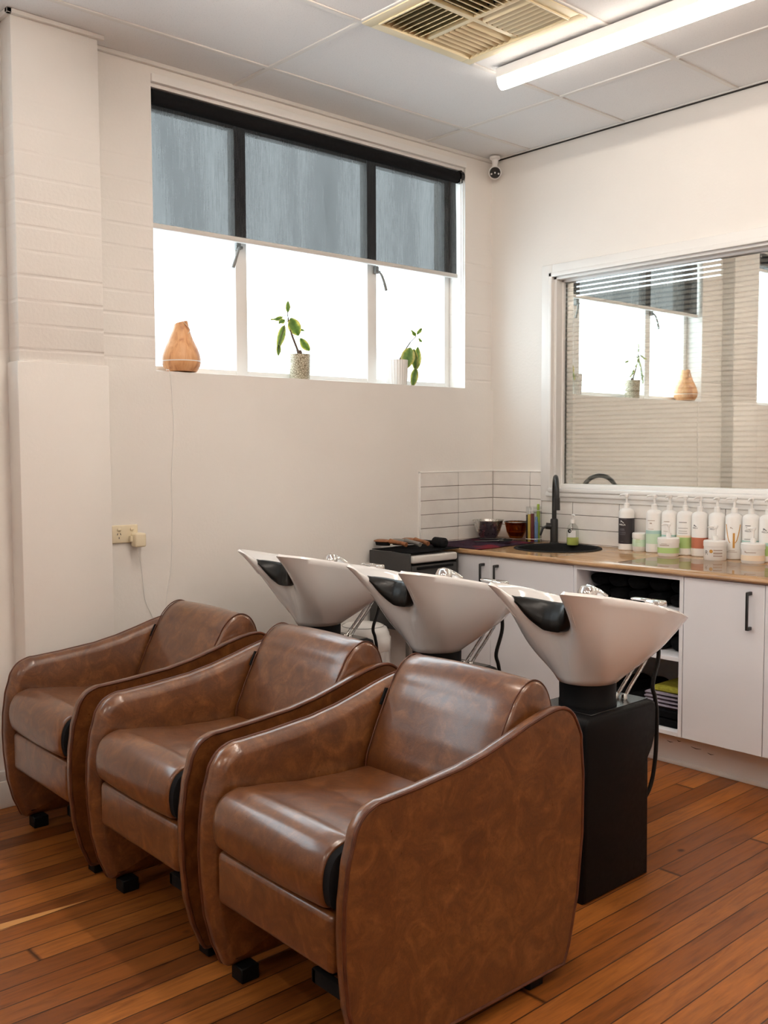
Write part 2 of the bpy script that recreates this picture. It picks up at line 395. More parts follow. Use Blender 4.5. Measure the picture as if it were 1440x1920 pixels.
def inset2(poly, d):
    """inset a closed 2-D outline (list of Vectors, any winding) by d"""
    n = len(poly); area = sum(poly[i].x*poly[(i+1) % n].y-poly[(i+1) % n].x*poly[i].y for i in range(n))
    s = 1 if area > 0 else -1; out = []
    for i in range(n):
        a = poly[i]-poly[i-1]; b = poly[(i+1) % n]-poly[i]
        if a.length < 1e-9: a = b
        if b.length < 1e-9: b = a
        t = (a.normalized()+b.normalized())
        if t.length < 1e-6: t = b.normalized()
        t.normalize(); nrm = Vector((-t.y, t.x))*s
        c = max(.5, abs(nrm.dot(Vector((-b.normalized().y, b.normalized().x))*s)))
        out.append(poly[i]+nrm*d/c)
    return out
def loft(bm, loops, close_ends=True):
    R = [[bm.verts.new(p) for p in lp] for lp in loops]
    n = len(R[0])
    for a, b in zip(R, R[1:]):
        for i in range(n):
            j = (i+1) % n; bm.faces.new((a[i], a[j], b[j], b[i]))
    if close_ends:
        bm.faces.new(R[0]); bm.faces.new(R[-1])
    return bm
def slab(bm, poly2, levels, axis='x'):
    """loft a 2-D outline; levels = [(pos, inset)]"""
    loops = []
    for pos, ins in levels:
        q = inset2(poly2, ins) if abs(ins) > 1e-9 else poly2
        if axis == 'x': loops.append([Vector((pos, p.x, p.y)) for p in q])
        elif axis == 'y': loops.append([Vector((p.x, pos, p.y)) for p in q])
        else: loops.append([Vector((p.x, p.y, pos)) for p in q])
    return loft(bm, loops)

def tag(o, label, cat, group=None):
    o['label'] = label; o['category'] = cat
    if group: o['group'] = group
    return o
def thing(name, label, cat, loc=(0, 0, 0), rz=0, group=None):
    o = bpy.data.objects.new(name, None); COL.objects.link(o); o.empty_display_size = .1
    o.location = loc; o.rotation_euler = (0, 0, rz)
    return tag(o, label, cat, group)
def struct(name, bm, mat, parent=None, smooth=40):
    o = finish(name, bm, mat, parent, smooth)
    if parent is None: o['kind'] = 'structure'
    return o
def dup(root, loc, rz=None, label=None):
    r = root.copy(); COL.objects.link(r); r.location = loc
    if rz is not None: r.rotation_euler = (0, 0, rz)
    if label: r['label'] = label
    for ch in list(root.children):
        c = ch.copy(); COL.objects.link(c); c.parent = r
        for g in list(ch.children):
            d = g.copy(); COL.objects.link(d); d.parent = c
    return r

# ------------------------------------------------------------------ the room
H = 3.088; SILL = 1.768; HEAD = 3.040
XR, YB = 6.4, -8.0
W1 = (-2.200, -.224); W2 = (-5.0, -3.06)

b = NB(); box(b, -.25, XR, YB, 0.3, -.1, 0); struct('floor', b, M['floor'])
# window wall, lower rendered half with its ledge, then brick piers and lintel
b = NB(); box(b, -.25, .014, YB, 0, 0, SILL, 0)
o = struct('wall_left', b, M['wall'])
b = NB()
for y0, y1 in ((W1[1], 0), (W2[1], W1[0]), (YB, W2[0])): box(b, -.25, 0, y0, y1, SILL, H)
for w in (W1, W2): box(b, -.25, 0, w[0], w[1], HEAD, H)
finish('brick_face', b, M['brick'], o)
b = NB(); box(b, .0, .100, -2.845, -2.490, SILL, H, .004)
o = struct('wall_pier', b, M['brick'])
b = NB(); box(b, .0, .114, -2.858, -2.478, 0, SILL, .006); finish('rendered_base', b, M['wall'], o)
# mirror wall with its opening
OX0, OX1, OZ0, OZ1 = .457, 3.15, 1.200, 2.364
b = NB(); box(b, -.25, OX0, 0, .2, 0, H); box(b, OX1, XR, 0, .2, 0, H); box(b, OX0, OX1, 0, .2, 0, OZ0); box(b, OX0, OX1, 0, .2, OZ1, H)
struct('wall_back', b, M['wall'])
b = NB(); box(b, XR, XR+.1, YB, .2, 0, H); struct('wall_right', b, M['wall'])
b = NB(); box(b, -.25, XR+.1, YB-.1, YB, 0, H); struct('wall_front', b, M['wall'])
# ceiling: tiles, then the grid of tee bars and wall angle
VX0, VX1, VY0, VY1 = .905, 1.523, -1.782, -1.165
b = NB()
for x0, x1, y0, y1 in ((-.25, VX0, YB, .2), (VX1, XR, YB, .2), (VX0, VX1, YB, VY0), (VX0, VX1, VY1, .2)): box(b, x0, x1, y0, y1, H, H+.03)
cl = struct('ceiling', b, M['ceil'])
b = NB()
xs = [.288+.6185*i for i in range(-0, 10)]; ys = [-.545-1.237*i for i in range(0, 7)]
for x in xs: box(b, x-.012, x+.012, YB, 0, H-.006, H+.002, .002, 1)
for y in ys: box(b, 0, XR, y-.012, y+.012, H-.0055, H+.002, .002, 1)
box(b, VX0, VX1, VY1-.012, VY1+.012, H-.006, H+.002, .002, 1)
finish('ceiling_grid', b, M['grid'], cl)
b = NB(); box(b, 0, .02, YB, -2.845, H-.018, H, .002, 1); box(b, 0, .02, -2.49, 0, H-.018, H, .002, 1); box(b, 0, XR, -.02, 0, H-.008, H, .002, 1)
box(b, .1, .12, -2.865, -2.47, H-.018, H, .002, 1); box(b, 0, .12, -2.865, -2.845, H-.018, H, .002, 1)
tr = struct('trim_1', b, M['grid'])
b = NB(); box(b, .03, XR, -.012, -.002, H-.0125, H-.004); finish('painted_shadow_line', b, M['gap'], tr)  # dark strip stands in for the shadow line where wall meets ceiling
# skirting
b = NB()
def skirting(bm, x0, x1, y0, y1): 
    box(bm, x0, x1, y0, y1, 0, .11, .004); 
skirting(b, .010, .034, YB, -2.858); box(b, .010, .028, YB, -2.858, .11, .15, .006)
skirting(b, .110, .134, -2.88, -2.478); box(b, .110, .128, -2.88, -2.478, .11, .15, .006)
skirting(b, .010, .034, -2.478, -1.0); box(b, .010, .028, -2.478, -1.0, .11, .15, .006)
struct('baseboard_left', b, M['trim'])

# ------------------------------------------------------------------ window 1 (and the next one along, seen in the glass)
def window(name, w, bars):
    xo = -.125
    b = NB(); y0, y1 = w
    box(b, xo-.05, xo, y0, y0+.045, SILL, HEAD, .004); box(b, xo-.05, xo, y1-.04, y1, SILL, HEAD, .004)
    box(b, xo-.049, xo-.001, y0, y1, SILL, SILL+.035, .004); box(b, xo-.049, xo-.001, y0, y1, HEAD-.10, HEAD, .004)
    for yc in bars: box(b, xo-.055, xo+.005, yc-.033, yc+.033, SILL, HEAD, .004)
    o = struct(name, b, M['trim'])
    b = NB(); box(b, xo-.030, xo-.026, y0+.02, y1-.02, SILL+.01, HEAD-.02); finish('pane', b, M['glass'], o)
    b = NB(); box(b, -.25, .002, y0, y1, SILL-.03, SILL+.002, .003); finish('sill_board', b, M['trim'], o)
    b = NB()
    box(b, -.13, .012, y0, y1, HEAD-.035, HEAD, .003); box(b, -.06, -.012, y0, y1, HEAD-.050, HEAD-.030, .003)
    finish('head_board', b, M['trim'], o)
    return o
w1 = window('window_1', W1, (-1.665, -.826))
window('window_2', W2, (-4.4, -3.75))
# casement stays
for (y, z, dy, dz) in ((-1.690, 2.385, -.05, -.105), (-.806, 2.375, .045, -.10)):
    t = NB(); s = 1 if dy > 0 else -1
    box(t, -.122, -.098, y-.012, y+.012, z-.012, z+.03, .004)
    tube(t, [(-.10, y-.018, z), (-.10, y+.018, z)], .008, 8)
    tube(t, spline([(-.100, y, z), (-.085, y+dy*.25, z-.012), (-.078, y+dy*.6, z+dz*.5), (-.078, y+dy, z+dz)], 5), [.006]*6+[.007]*6+[.008]*4, 8)
    o = finish('window_latch', t, M['pgrey']); tag(o, 'grey metal casement handle on the '+('left-hand' if s < 0 else 'right-hand')+' mullion below the blind', 'window handle', 'casement handles')
# roller blind
def blind(label, y0, y1, zb, chain=True):
    t = thing('roller_blind', label, 'blind', (-.03, y0, HEAD))
    ln = y1-y0
    f = NB(); n = 60
    def px(y, z): return .004*math.sin(y*3.1+z*2)+.003*math.sin(y*7.3)
    g = []
    for i in range(n+1):
        y = .012+(ln-.024)*i/n
        g.append([f.verts.new((px(y, k*.1)*min(1, k/3)-.012, y, -.10-(HEAD-.10-zb)*k/8)) for k in range(9)])
    for i in range(n):
        for k in range(8): f.faces.new((g[i][k], g[i+1][k], g[i+1][k+1], g[i][k+1]))
    finish('blind_fabric', f, M['blind'], t, 60)
    r = NB(); tube(r, [(0, .012, -.085), (0, ln-.02, -.085)], .032, 20); finish('blind_roller', r, M['black_cloth'], t)
    r = NB(); box(r, -.026, .026, ln-.014, ln+.012, -.115, -.045, .012); tube(r, [(0, ln-.012, -.082), (0, ln+.014, -.082)], .036, 20); finish('bracket', r, M['black_gloss'], t)
    r = NB(); box(r, -.024, .0, .006, ln-.006, zb-HEAD-.012, zb-HEAD+.012, .005); finish('bottom_rail', r, M['tray'], t)
    if chain:
        r = NB()
        for q in (-.012, .006): tube(r, [(.028, ln+q, -.1), (.03, ln+q, -1.0)], .0018, 6)
        tube(r, spline([(.03, ln-.012, -1.0), (.03, ln-.003, -1.012), (.03, ln+.006, -1.0)], 4), .0018, 6)
        finish('bead_chain', r, M['white_plastic'], t)
    return t
blind('charcoal mesh roller blind half lowered over the large window', -2.198, -.246, 2.405)
blind('charcoal mesh roller blind of the next window along, seen in the striped glass', -4.995, -3.075, 2.86, False)

# ------------------------------------------------------------------ interior window with striped glass
b = NB()
def architrave(bm, x0, x1, z0, z1, vert):
    box(bm, x0, x1, -.018, 0, z0, z1, .004)
A0, AZ1, AZ0 = .387, 2.430, 1.130
box(b, A0, OX0, -.018, .004, AZ0, AZ1, .004); box(b, OX0-.022, OX0+.002, -.024, .004, OZ0-.01, OZ1+.022, .004)
box(b, OX0, OX1, -.018, .004, OZ1, AZ1, .004); box(b, OX0-.02, OX1, -.024, .004, OZ1-.002, OZ1+.022, .004)
box(b, OX0, OX1, -.018, .004, AZ0, OZ0, .004)
box(b, OX1, OX1+.07, -.018, .004, AZ0, AZ1, .004)
mw = struct('window_3', b, M['trim'])
b = NB(); box(b, OX0-.01, OX1, -.032, .08, OZ0-.02, OZ0+.004, .006); box(b, OX0-.03, OX1, -.026, .0, OZ0-.045, OZ0-.018, .006); box(b, OX0, OX1, .045, .1, OZ0, OZ0+.026, .004)
finish('sill_board', b, M['trim'], mw)
b = NB(); box(b, OX0, OX0+.02, .0, .1, OZ0, OZ1, .002); box(b, OX0, OX1, .0, .1, OZ1-.016, OZ1, .002); box(b, OX1-.02, OX1, 0, .1, OZ0, OZ1)
box(b, OX0+.0, OX0+.03, .05, .07, OZ0, OZ1, .003); box(b, OX0, OX1, .05, .07, OZ1-.028, OZ1, .003)
finish('jamb_lining', b, M['trim'], mw)
b = NB(); box(b, OX0+.012, OX1-.012, .076, .082, OZ0+.01, OZ1-.012); finish('striped_pane', b, M['mirror'], mw)
# the room beyond the striped glass: dim, with its own window high on the far wall
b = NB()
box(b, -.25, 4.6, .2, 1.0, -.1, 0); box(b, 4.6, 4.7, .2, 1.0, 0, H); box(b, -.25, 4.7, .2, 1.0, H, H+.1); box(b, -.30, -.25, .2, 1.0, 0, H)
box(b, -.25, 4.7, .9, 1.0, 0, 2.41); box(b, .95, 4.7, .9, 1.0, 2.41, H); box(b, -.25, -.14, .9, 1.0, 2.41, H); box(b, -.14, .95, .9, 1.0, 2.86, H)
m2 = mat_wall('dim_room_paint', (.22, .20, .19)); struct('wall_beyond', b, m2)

# ------------------------------------------------------------------ wall tiles
CT = .8985   # counter top height
def tiles(name, spans, normal, rows, z0=CT+.001, top=1.2895, edge=None):
    """spans: list of (a0,a1,ztop)"""
    bt, bg_ = NB(), NB(); th = .0772
    for a0, a1, zt in spans:
        n = rows; 
        for k in range(n):
            zt_ = top-k*th; zb = max(z0, zt_-th+.0026)
            if zt_-.0 > zt+.02: 
                if zb > zt-.012: continue
                zt_ = zt
            if zb >= zt_: continue
            if normal == 'x': box(bt, .010, .024, a0+.0013, a1-.0013, zb, zt_, .0015, 1)
            else: box(bt, a0+.0013, a1-.0013, -.010, .001, zb, zt_, .0015, 1)
        if normal == 'x': box(bg_, .008, .0215, a0, a1, z0-.02, min(top, zt))
        else: box(bg_, a0, a1, -.0075, .001, z0-.02, min(top, zt))
    o = struct(name, bt, M['tile']); finish('grout', bg_, M['grout'], o)
    return o
to = tiles('wall_tiles_left', [(-.604, -.303, 9), (-.303, -.010, 9)], 'x', 6)
b = NB(); box(b, .012, .026, -.612, -.604, CT, 1.298, .002, 1); box(b, .012, .026, -.612, -.010, 1.2895, 1.298, .002, 1); finish('edge_strip', b, M['trim'], to)
sp = [(.024, .303, 9), (.303, .387, 9)]; x = .387
for e in (.603, .903, 1.203, 1.503, 1.803, 2.103, 2.403, 2.703, 3.003): sp.append((x, e, 1.129)); x = e
to = tiles('wall_tiles_back', sp, 'y', 6)
b = NB(); box(b, .024, .386, -.013, .001, 1.2895, 1.298, .002, 1); finish('edge_strip', b, M['trim'], to)

# ------------------------------------------------------------------ bench: counter, sink, tap, cabinets
SC = (.690, -.250); SR = .222
def counter():
    b = NB(); zt, zb, yf, yb = CT, CT-.026, -.6225, -.0085
    def solid(x0, x1):
        pr = [Vector((yb, zb)), Vector((yf+.008, zb)), Vector((yf, zb+.008)), Vector((yf, zt-.010)), Vector((yf+.004, zt-.003)), Vector((yf+.012, zt)), Vector((yb, zt))]
        slab(b, pr, [(x0, 0), (x1, 0)])
    xl, xr = SC[0]-.25, SC[0]+.25
    solid(.016, xl); solid(xr, 3.6)
    N = 64; rect = []
    for i in range(N):
        a = 2*PI*i/N; dx, dy = math.cos(a), math.sin(a)
        t = min((.25/abs(dx)) if abs(dx) > 1e-6 else 9, ((yb-SC[1] if dy > 0 else SC[1]-yf-.012)/abs(dy)) if abs(dy) > 1e-6 else 9)
        rect.append((SC[0]+dx*t, SC[1]+dy*t))
    ro = [[b.verts.new((p[0], p[1], z)) for p in rect] for z in (zt, zb)]
    ri = [[b.verts.new((SC[0]+(SR-.012)*math.cos(2*PI*i/N), SC[1]+(SR-.012)*math.sin(2*PI*i/N), z)) for i in range(N)] for z in (zt, zb)]
    for i in range(N):
        j = (i+1) % N
        b.faces.new((ro[0][i], ro[0][j], ri[0][j], ri[0][i])); b.faces.new((ro[1][i], ro[1][j], ri[1][j], ri[1][i]))
        b.faces.new((ri[0][i], ri[0][j], ri[1][j], ri[1][i])); b.faces.new((ro[0][i], ro[0][j], ro[1][j], ro[1][i]))
    # front nosing of the middle piece (corners of the square are filled here too)
    pr = [Vector((yf+.0121, zb)), Vector((yf+.008, zb)), Vector((yf, zb+.008)), Vector((yf, zt-.010)), Vector((yf+.004, zt-.003)), Vector((yf+.0121, zt))]
    slab(b, pr, [(xl, 0), (xr, 0)])
    for cx, sx in ((xl, 1), (xr, -1)):
        for cy, sy in ((yf+.012, 1), (yb, -1)):
            cand = [p for p in rect if (p[0]-cx)*sx < .045 and (p[1]-cy)*sy < .045]
            v = [b.verts.new((cx, cy, zt-.0002)), b.verts.new((cx+sx*.04, cy, zt-.0002)), b.verts.new((cx+sx*.04, cy+sy*.04, zt-.0002)), b.verts.new((cx, cy+sy*.04, zt-.0002))]
            b.faces.new(v)
    o = finish('worktop', b, M['counter'], None, 30)
    tag(o, 'long wood laminate worktop running under the striped interior window', 'worktop')
counter()
t = thing('inset_sink', 'round black inset sink in the wood worktop', 'sink', (SC[0], SC[1], CT))
b = NB(); lathe(b, [(SR-.016, .001), (SR-.012, .005), (SR-.004, .007), (SR+.006, .004), (SR+.008, .0005)], n=64, cap=False); finish('rim', b, M['sink_black'], t)
b = NB(); lathe(b, [(SR-.016, .001), (SR-.020, -.01), (SR-.026, -.12), (SR-.05, -.155), (.03, -.165), (0, -.165)], n=64, cap=False); finish('basin', b, M['sink_black'], t)
b = NB(); lathe(b, [(0, -.160), (.022, -.160), (.028, -.1645)], n=24, cap=False); finish('drain', b, M['steel'], t)
# gooseneck tap
fx, fy = .512, -.053; d = Vector((SC[0]-fx, SC[1]-fy, 0)).normalized()
t = thing('gooseneck_tap', 'tall matt black gooseneck tap behind the round sink', 'tap', (fx, fy, CT))
b = NB(); lathe(b, [(.0, 0), (.026, 0), (.026, .006), (.021, .010), (.021, .13), (.019, .136), (.012, .14), (0, .14)], n=28); finish('body', b, M['black_metal'], t)
b = NB(); P = [Vector((0, 0, .13)), Vector((0, 0, .25))]
R_ = .095
for i in range(13):
    a = PI*i/12*.98; P.append(Vector((d.x*(R_-R_*math.cos(a)), d.y*(R_-R_*math.cos(a)), .275+R_*math.sin(a)*1.0)))
P.append(P[-1]+Vector((d.x*.002, d.y*.002, -.03)))
tube(b, P, .0125, 14); finish('spout', b, M['black_metal'], t)
b = NB(); e = P[-1]; tube(b, [e+Vector((0, 0, .012)), e+Vector((0, 0, -.055))], [.0155, .017], 14); finish('spray_head', b, M['black_metal'], t)
b = NB(); q = Vector((-.75, -.66, 0)).normalized()
tube(b, [q*.015+Vector((0, 0, .095)), q*.045+Vector((0, 0, .098))], .018, 14); tube(b, [q*.04+Vector((0, 0, .095)), q*.062+Vector((0, 0, .085)), q*.075+Vector((0, 0, .045))], [.008, .007, .006], 10)
finish('lever', b, M['black_metal'], t)

CZ0, CZ1, YF, YC = .165, CT-.026, -.6025, -.584
def handle(x, z0, z1, parent):
    b = NB(); y = YF-.030
    box(b, x-.005, x+.005, y-.006, y+.004, z0, z1, .0015, 1)
    for z in (z0+.006, z1-.006): box(b, x-.006, x+.006, y, YF+.001, z-.007, z+.007, .0015, 1)
    return finish('handle', b, M['black_metal'], parent)
def carcass(bm, x0, x1, back=True):
    t_ = .018
    box(bm, x0, x0+t_, YC, -.03, CZ0, CZ1, .001, 1); box(bm, x1-t_, x1, YC, -.03, CZ0, CZ1, .001, 1)
    box(bm, x0+t_, x1-t_, YC, -.03, CZ0, CZ0+t_, .001, 1); box(bm, x0+t_, x1-t_, -.045, -.03, CZ0+t_, CZ1)
    box(bm, x0+t_, x1-t_, YC, YC+.08, CZ1-.016, CZ1-.001, .001, 1)
def cabinet(label, x0, x1, doors, cat='cabinet'):
    t = thing('base_cabinet', label, cat, (0, 0, 0), 0, 'white base cabinets under the worktop')
    b = NB(); carcass(b, x0, x1); finish('carcass', b, M['cab_in'], t)
    for (a, c, hx, h0, h1) in doors:
        b = NB(); box(b, a+.0015, c-.0015, YF, YC-.001, CZ0, CZ1-.004, .0015, 1); dr = finish('door', b, M['cab'], t)
        if hx: handle(hx, h0, h1, dr)
    return t
cabinet('white two-door base cabinet below the round sink', .020, 1.056, [(.020, .535, .490, .690, .832), (.535, 1.056, .585, .690, .832)])
cabinet('white single-door base cabinet to the right of the open towel shelves', 1.640, 2.005, [(1.640, 2.005, 1.945, .680, .836)])
cabinet('white base cabinet cut off by the right picture edge', 2.005, 2.90, [(2.005, 2.45, None, 0, 0), (2.45, 2.90, None, 0, 0)])
t = thing('open_shelf_cabinet', 'white open base cabinet stacked with black towels', 'shelves', (0, 0, 0))
b = NB(); x0, x1 = 1.058, 1.638
box(b, x0, x0+.018, YF, -.03, CZ0, CZ1, .001, 1); box(b, x1-.018, x1, YF, -.03, CZ0, CZ1, .001, 1); box(b, x0+.018, x1-.018, YF, -.03, CZ0, CZ0+.018, .001, 1)
box(b, x0+.018, x1-.018, -.045, -.03, CZ0+.018, CZ1); box(b, x0+.018, x1-.018, YF, -.045, CZ1-.020, CZ1-.001, .001, 1)
finish('carcass', b, M['cab'], t)
SH = (.494, .694)
for z in SH:
    b = NB(); box(b, x0+.0185, x1-.0185, YF+.006, -.046, z, z+.018, .001, 1); finish('shelf', b, M['cab'], t)
b = NB(); box(b, .02, 3.4, -.487, -.470, 0, CZ0-.001, .001, 1)
o = finish('kickboard', b, M['kick']); tag(o, 'scuffed white kickboard beneath the row of base cabinets', 'kickboard')
b = NB(); box(b, .02, 3.4, -.497, -.487, .0, .022, .006, 2); finish('bottom_bead', b, M['trim'], o)
for (sx_, sz_, l_) in ((1.50, .10, .03), (1.62, .098, .05), (1.55, .112, .02), (1.70, .088, .03)):
    b = NB(); tube(b, [(sx_, -.4876, sz_), (sx_+l_*.5, -.4878, sz_-.004), (sx_+l_, -.4876, sz_-.001)], [.0008, .0022, .0006], 6)
    finish('scuff_mark', b, M['pgrey'], o)

# towels on the open shelves
def towel(name, mat, x, y, z, w, dpt, h, label, group, rz=0, roll=False):
    b = NB()
    if roll:
        pts = []
        n = 28
        for i in range(n):
            a = 2*PI*i/n; pts.append(Vector((math.cos(a)*w/2*(1+.05*math.sin(3*a)), h/2+math.sin(a)*h/2*(1+.04*math.sin(2*a+1)))))
        slab(b, pts, [(-dpt/2, .012), (-dpt/2+.012, 0), (0, -.003), (dpt/2-.012, 0), (dpt/2, .012)], 'y')
    else:
        pts = [Vector(p) for p in ((-w/2, .004), (-w/2+.006, 0), (w/2-.006, 0), (w/2, .006), (w/2+.002, h*.5), (w/2, h-.006), (w/2-.01, h-.001), (0, h*1.03), (-w/2+.01, h), (-w/2, h-.006))]
        slab(b, pts, [(-dpt/2, .006), (-dpt/2+.008, 0), (0, 0), (dpt/2-.008, 0), (dpt/2, .006)], 'y')
    o = finish(name, b, mat, None, 50); o.location = (x, y, z); o.rotation_euler = (0, 0, rz)
    return tag(o, label, 'towel', group)
gt = 'black towels in the open cabinet'
k = 0
for lev, (zb, rows) in enumerate(((CZ0+.019, 2), (SH[0]+.019, 2), (SH[1]+.019, 2))):
    for r in range(rows):
        hh = (.066, .075, .062)[lev]
        if lev == 0: hh = .055
        for i in range(5):
            if lev == 0 and i > 2 : continue
            xx = x0+.075+i*.106+random.uniform(-.003, .003)
            towel('rolled_towel', M['dark_towel'], xx, -.30-random.uniform(0, .02), zb+r*hh, .098, .40, hh*.95, 'rolled black towel on the '+('bottom', 'middle', 'top')[lev]+' shelf of the open cabinet', gt, 0, True)
for i in range(2): towel('folded_towel', M['dark_towel'], 1.510, -.40, CZ0+.0185+i*.038, .205, .32, .037, 'folded black towel under the lavender stack on the cabinet floor', 'folded black towels on the cabinet floor')
for i in range(4): towel('folded_towel', M['lav_towel'], 1.508-.004*i, -.40+.004*i, CZ0+.0185+.078+i*.016, .20-.008*i, .30, .0155, 'thin lavender grey towel folded in the stack on the cabinet floor', 'lavender towels on the cabinet floor')
towel('folded_towel', M['lime_towel'], 1.515, -.39, CZ0+.0185+.078+.066, .165, .27, .022, 'lime yellow towel folded on top of the lavender stack', None)

# ------------------------------------------------------------------ salon chairs
ZS = 1.0216
ARM = [(0, .36), (.003, .43), (.014, .51), (.036, .580), (.062, .612), (.1, .628), (.22, .636), (.36, .650), (.45, .667), (.53, .688), (.60, .708), (.66, .722), (.71, .728),
       (.745, .722), (.777, .698), (.806, .645), (.818, .53), (.816, .374), (.796, .21), (.765, .09), (.745, .042), (.735, .036), (.40, .036), (.075, .036), (.060, .044), (.032, .11), (.012, .19), (.002, .29)]
def sc2(pts): return [Vector((p[0]*ZS, p[1]*ZS)) for p in pts]
def v3(p): return Vector((p.x, p.y, 0))
def smooth2(pts, k=5, mx=.03):
    q = []
    for i, p in enumerate(pts):
        a, c = Vector(p), Vector(pts[(i+1) % len(pts)]); q.append(a); L = (c-a).length
        if L > mx*2.2:
            q.append(a+(c-a)*(mx/L)); n = max(1, int(L/.11))
            for j in range(1, n): q.append(a+(c-a)*(j/n)) if mx/L < j/n < 1-mx/L else None
            q.append(c-(c-a)*(mx/L))
    pts = q
    return [Vector((p.x, p.y)) for p in spline([v3(Vector(q)) for q in pts], k, True)]
def make_chair():
    t = thing('salon_chair', '', 'chair', (0, 0, 0), 0, 'tan leather wash chairs in a row')
    arm = smooth2(sc2(ARM), 4)
    HW = .3065
    for s in (-1, 1):
        b = NB()
        lv = [(s*(HW-.004), .010), (s*HW, .016)]
        slab(b, arm, [(s*HW, .010), (s*(HW-.006), .003), (s*(HW-.016), .0015), (s*(HW-.030), .004), (s*(HW-.046), .018), (s*(HW-.052), .032)])
        a = finish('side_panel', b, M['leather'], t, 35)
        b = NB(); tube(b, [Vector((s*(HW-.002), p.x, p.y)) for p in inset2(arm, .0045)], .0052, 8, closed=True); finish('piping', b, M['piping'], a)
    # seat cushion
    seat = smooth2(sc2([(.012, .392), (.003, .415), (.0, .45), (.008, .488), (.03, .516), (.072, .530), (.16, .521), (.275, .504), (.40, .496), (.53, .494), (.545, .48), (.545, .40), (.53, .385), (.03, .384)]), 4)
    b = NB(); w = .238
    lv = [(-w, .010), (-w+.006, .003), (-w+.02, 0)]
    for i in range(1, 8):
        q = i/8; lv.append((-w+.02+(2*w-.045)*q, -.005*math.sin(PI*q)))
    lv += [(w-.025, 0), (w-.014, .003), (w-.012, .006)]
    slab(b, seat, lv); st = finish('seat', b, M['leather'], t, 50)
    b = NB(); slab(b, seat, [(w-.012, .008), (w+.010, .008), (w+.012, .012)]); finish('side_gusset', b, M['black_cloth'], st)
    # front panel (leg rest), and an added black box blocking light under the seat
    b = NB(); box(b, -.243, .243, .018, .095, .243, .384, .018, 4); fp = finish('leg_rest', b, M['leather'], t, 50)
    b = NB(); box(b, -.252, .252, .15, .72, .15, .385); finish('under_seat_light_block', b, M['black_cloth'], t)
    b = NB(); box(b, .075, .25, .085, .105, .140, .178, .006); box(b, .075, .095, .085, .30, .142, .176, .004); finish('leg_rest_lever', b, M['black_cloth'], t)
    # back cushion
    back = smooth2(sc2([(.505, .498), (.512, .530), (.545, .605), (.588, .690), (.622, .745), (.655, .775), (.695, .787), (.732, .772), (.757, .738), (.770, .69), (.776, .62), (.775, .50), (.77, .44), (.55, .44), (.51, .46)]), 4)
    b = NB(); w = .241; N = 8
    lv = [(-w, .014), (-w+.006, .005), (-w+.018, 0)]
    for i in range(1, N): lv.append((-w+.018+(2*w-.036)*i/N, -.006*math.sin(PI*i/N)))
    lv += [(w-.018, 0), (w-.006, .003), (w, .012)]
    slab(b, back, lv); bk = finish('back_cushion', b, M['leather'], t, 50)
    for s in (-1, 1):
        b = NB(); tube(b, [Vector((s*(w-.010), p.x, p.y)) for p in inset2(back, -.0008)], .0022, 6, closed=True); finish('seam', b, M['piping'], bk)
    b = NB(); slab(b, sc2([(.570, .655), (.592, .700), (.602, .697), (.580, .652)]), [(-w-.0015, 0), (-w-.008, 0)]); finish('zip_flap', b, M['black_cloth'], bk)
    b = NB(); box(b, -.255, .255, .70, .79, .06, .46, .01); finish('back_frame', b, M['black_cloth'], t)
    for x in (-.262, .262):
        for y in (.115, .665):
            b = NB(); box(b, x-.026, x+.026, y-.028, y+.028, 0, .042, .003, 1); finish('foot', b, M['black_satin'], t)
    b = NB(); box(b, .285, .290, .80, .852, .375, .422, .002, 1); box(b, .262, .29, .848, .852, .375, .422, .002, 1); finish('latch_plate', b, M['brush_wood'], t)
    return t
ch = make_chair()
CH = [((1.990, -3.050, 0), 'tan leather wash chair nearest the camera, in front of the right-hand basin'),
      ((1.283, -3.029, 0), 'tan leather wash chair in the middle of the row of three'),
      ((.556, -3.017, 0), 'tan leather wash chair at the far left, beside the painted brick pier')]
for i, (l, lab) in enumerate(CH):
    if i == 0: ch.location = l; ch.rotation_euler = (0, 0, math.radians(-1.2)); ch['label'] = lab
    else: dup(ch, l, math.radians(-1.2), lab)

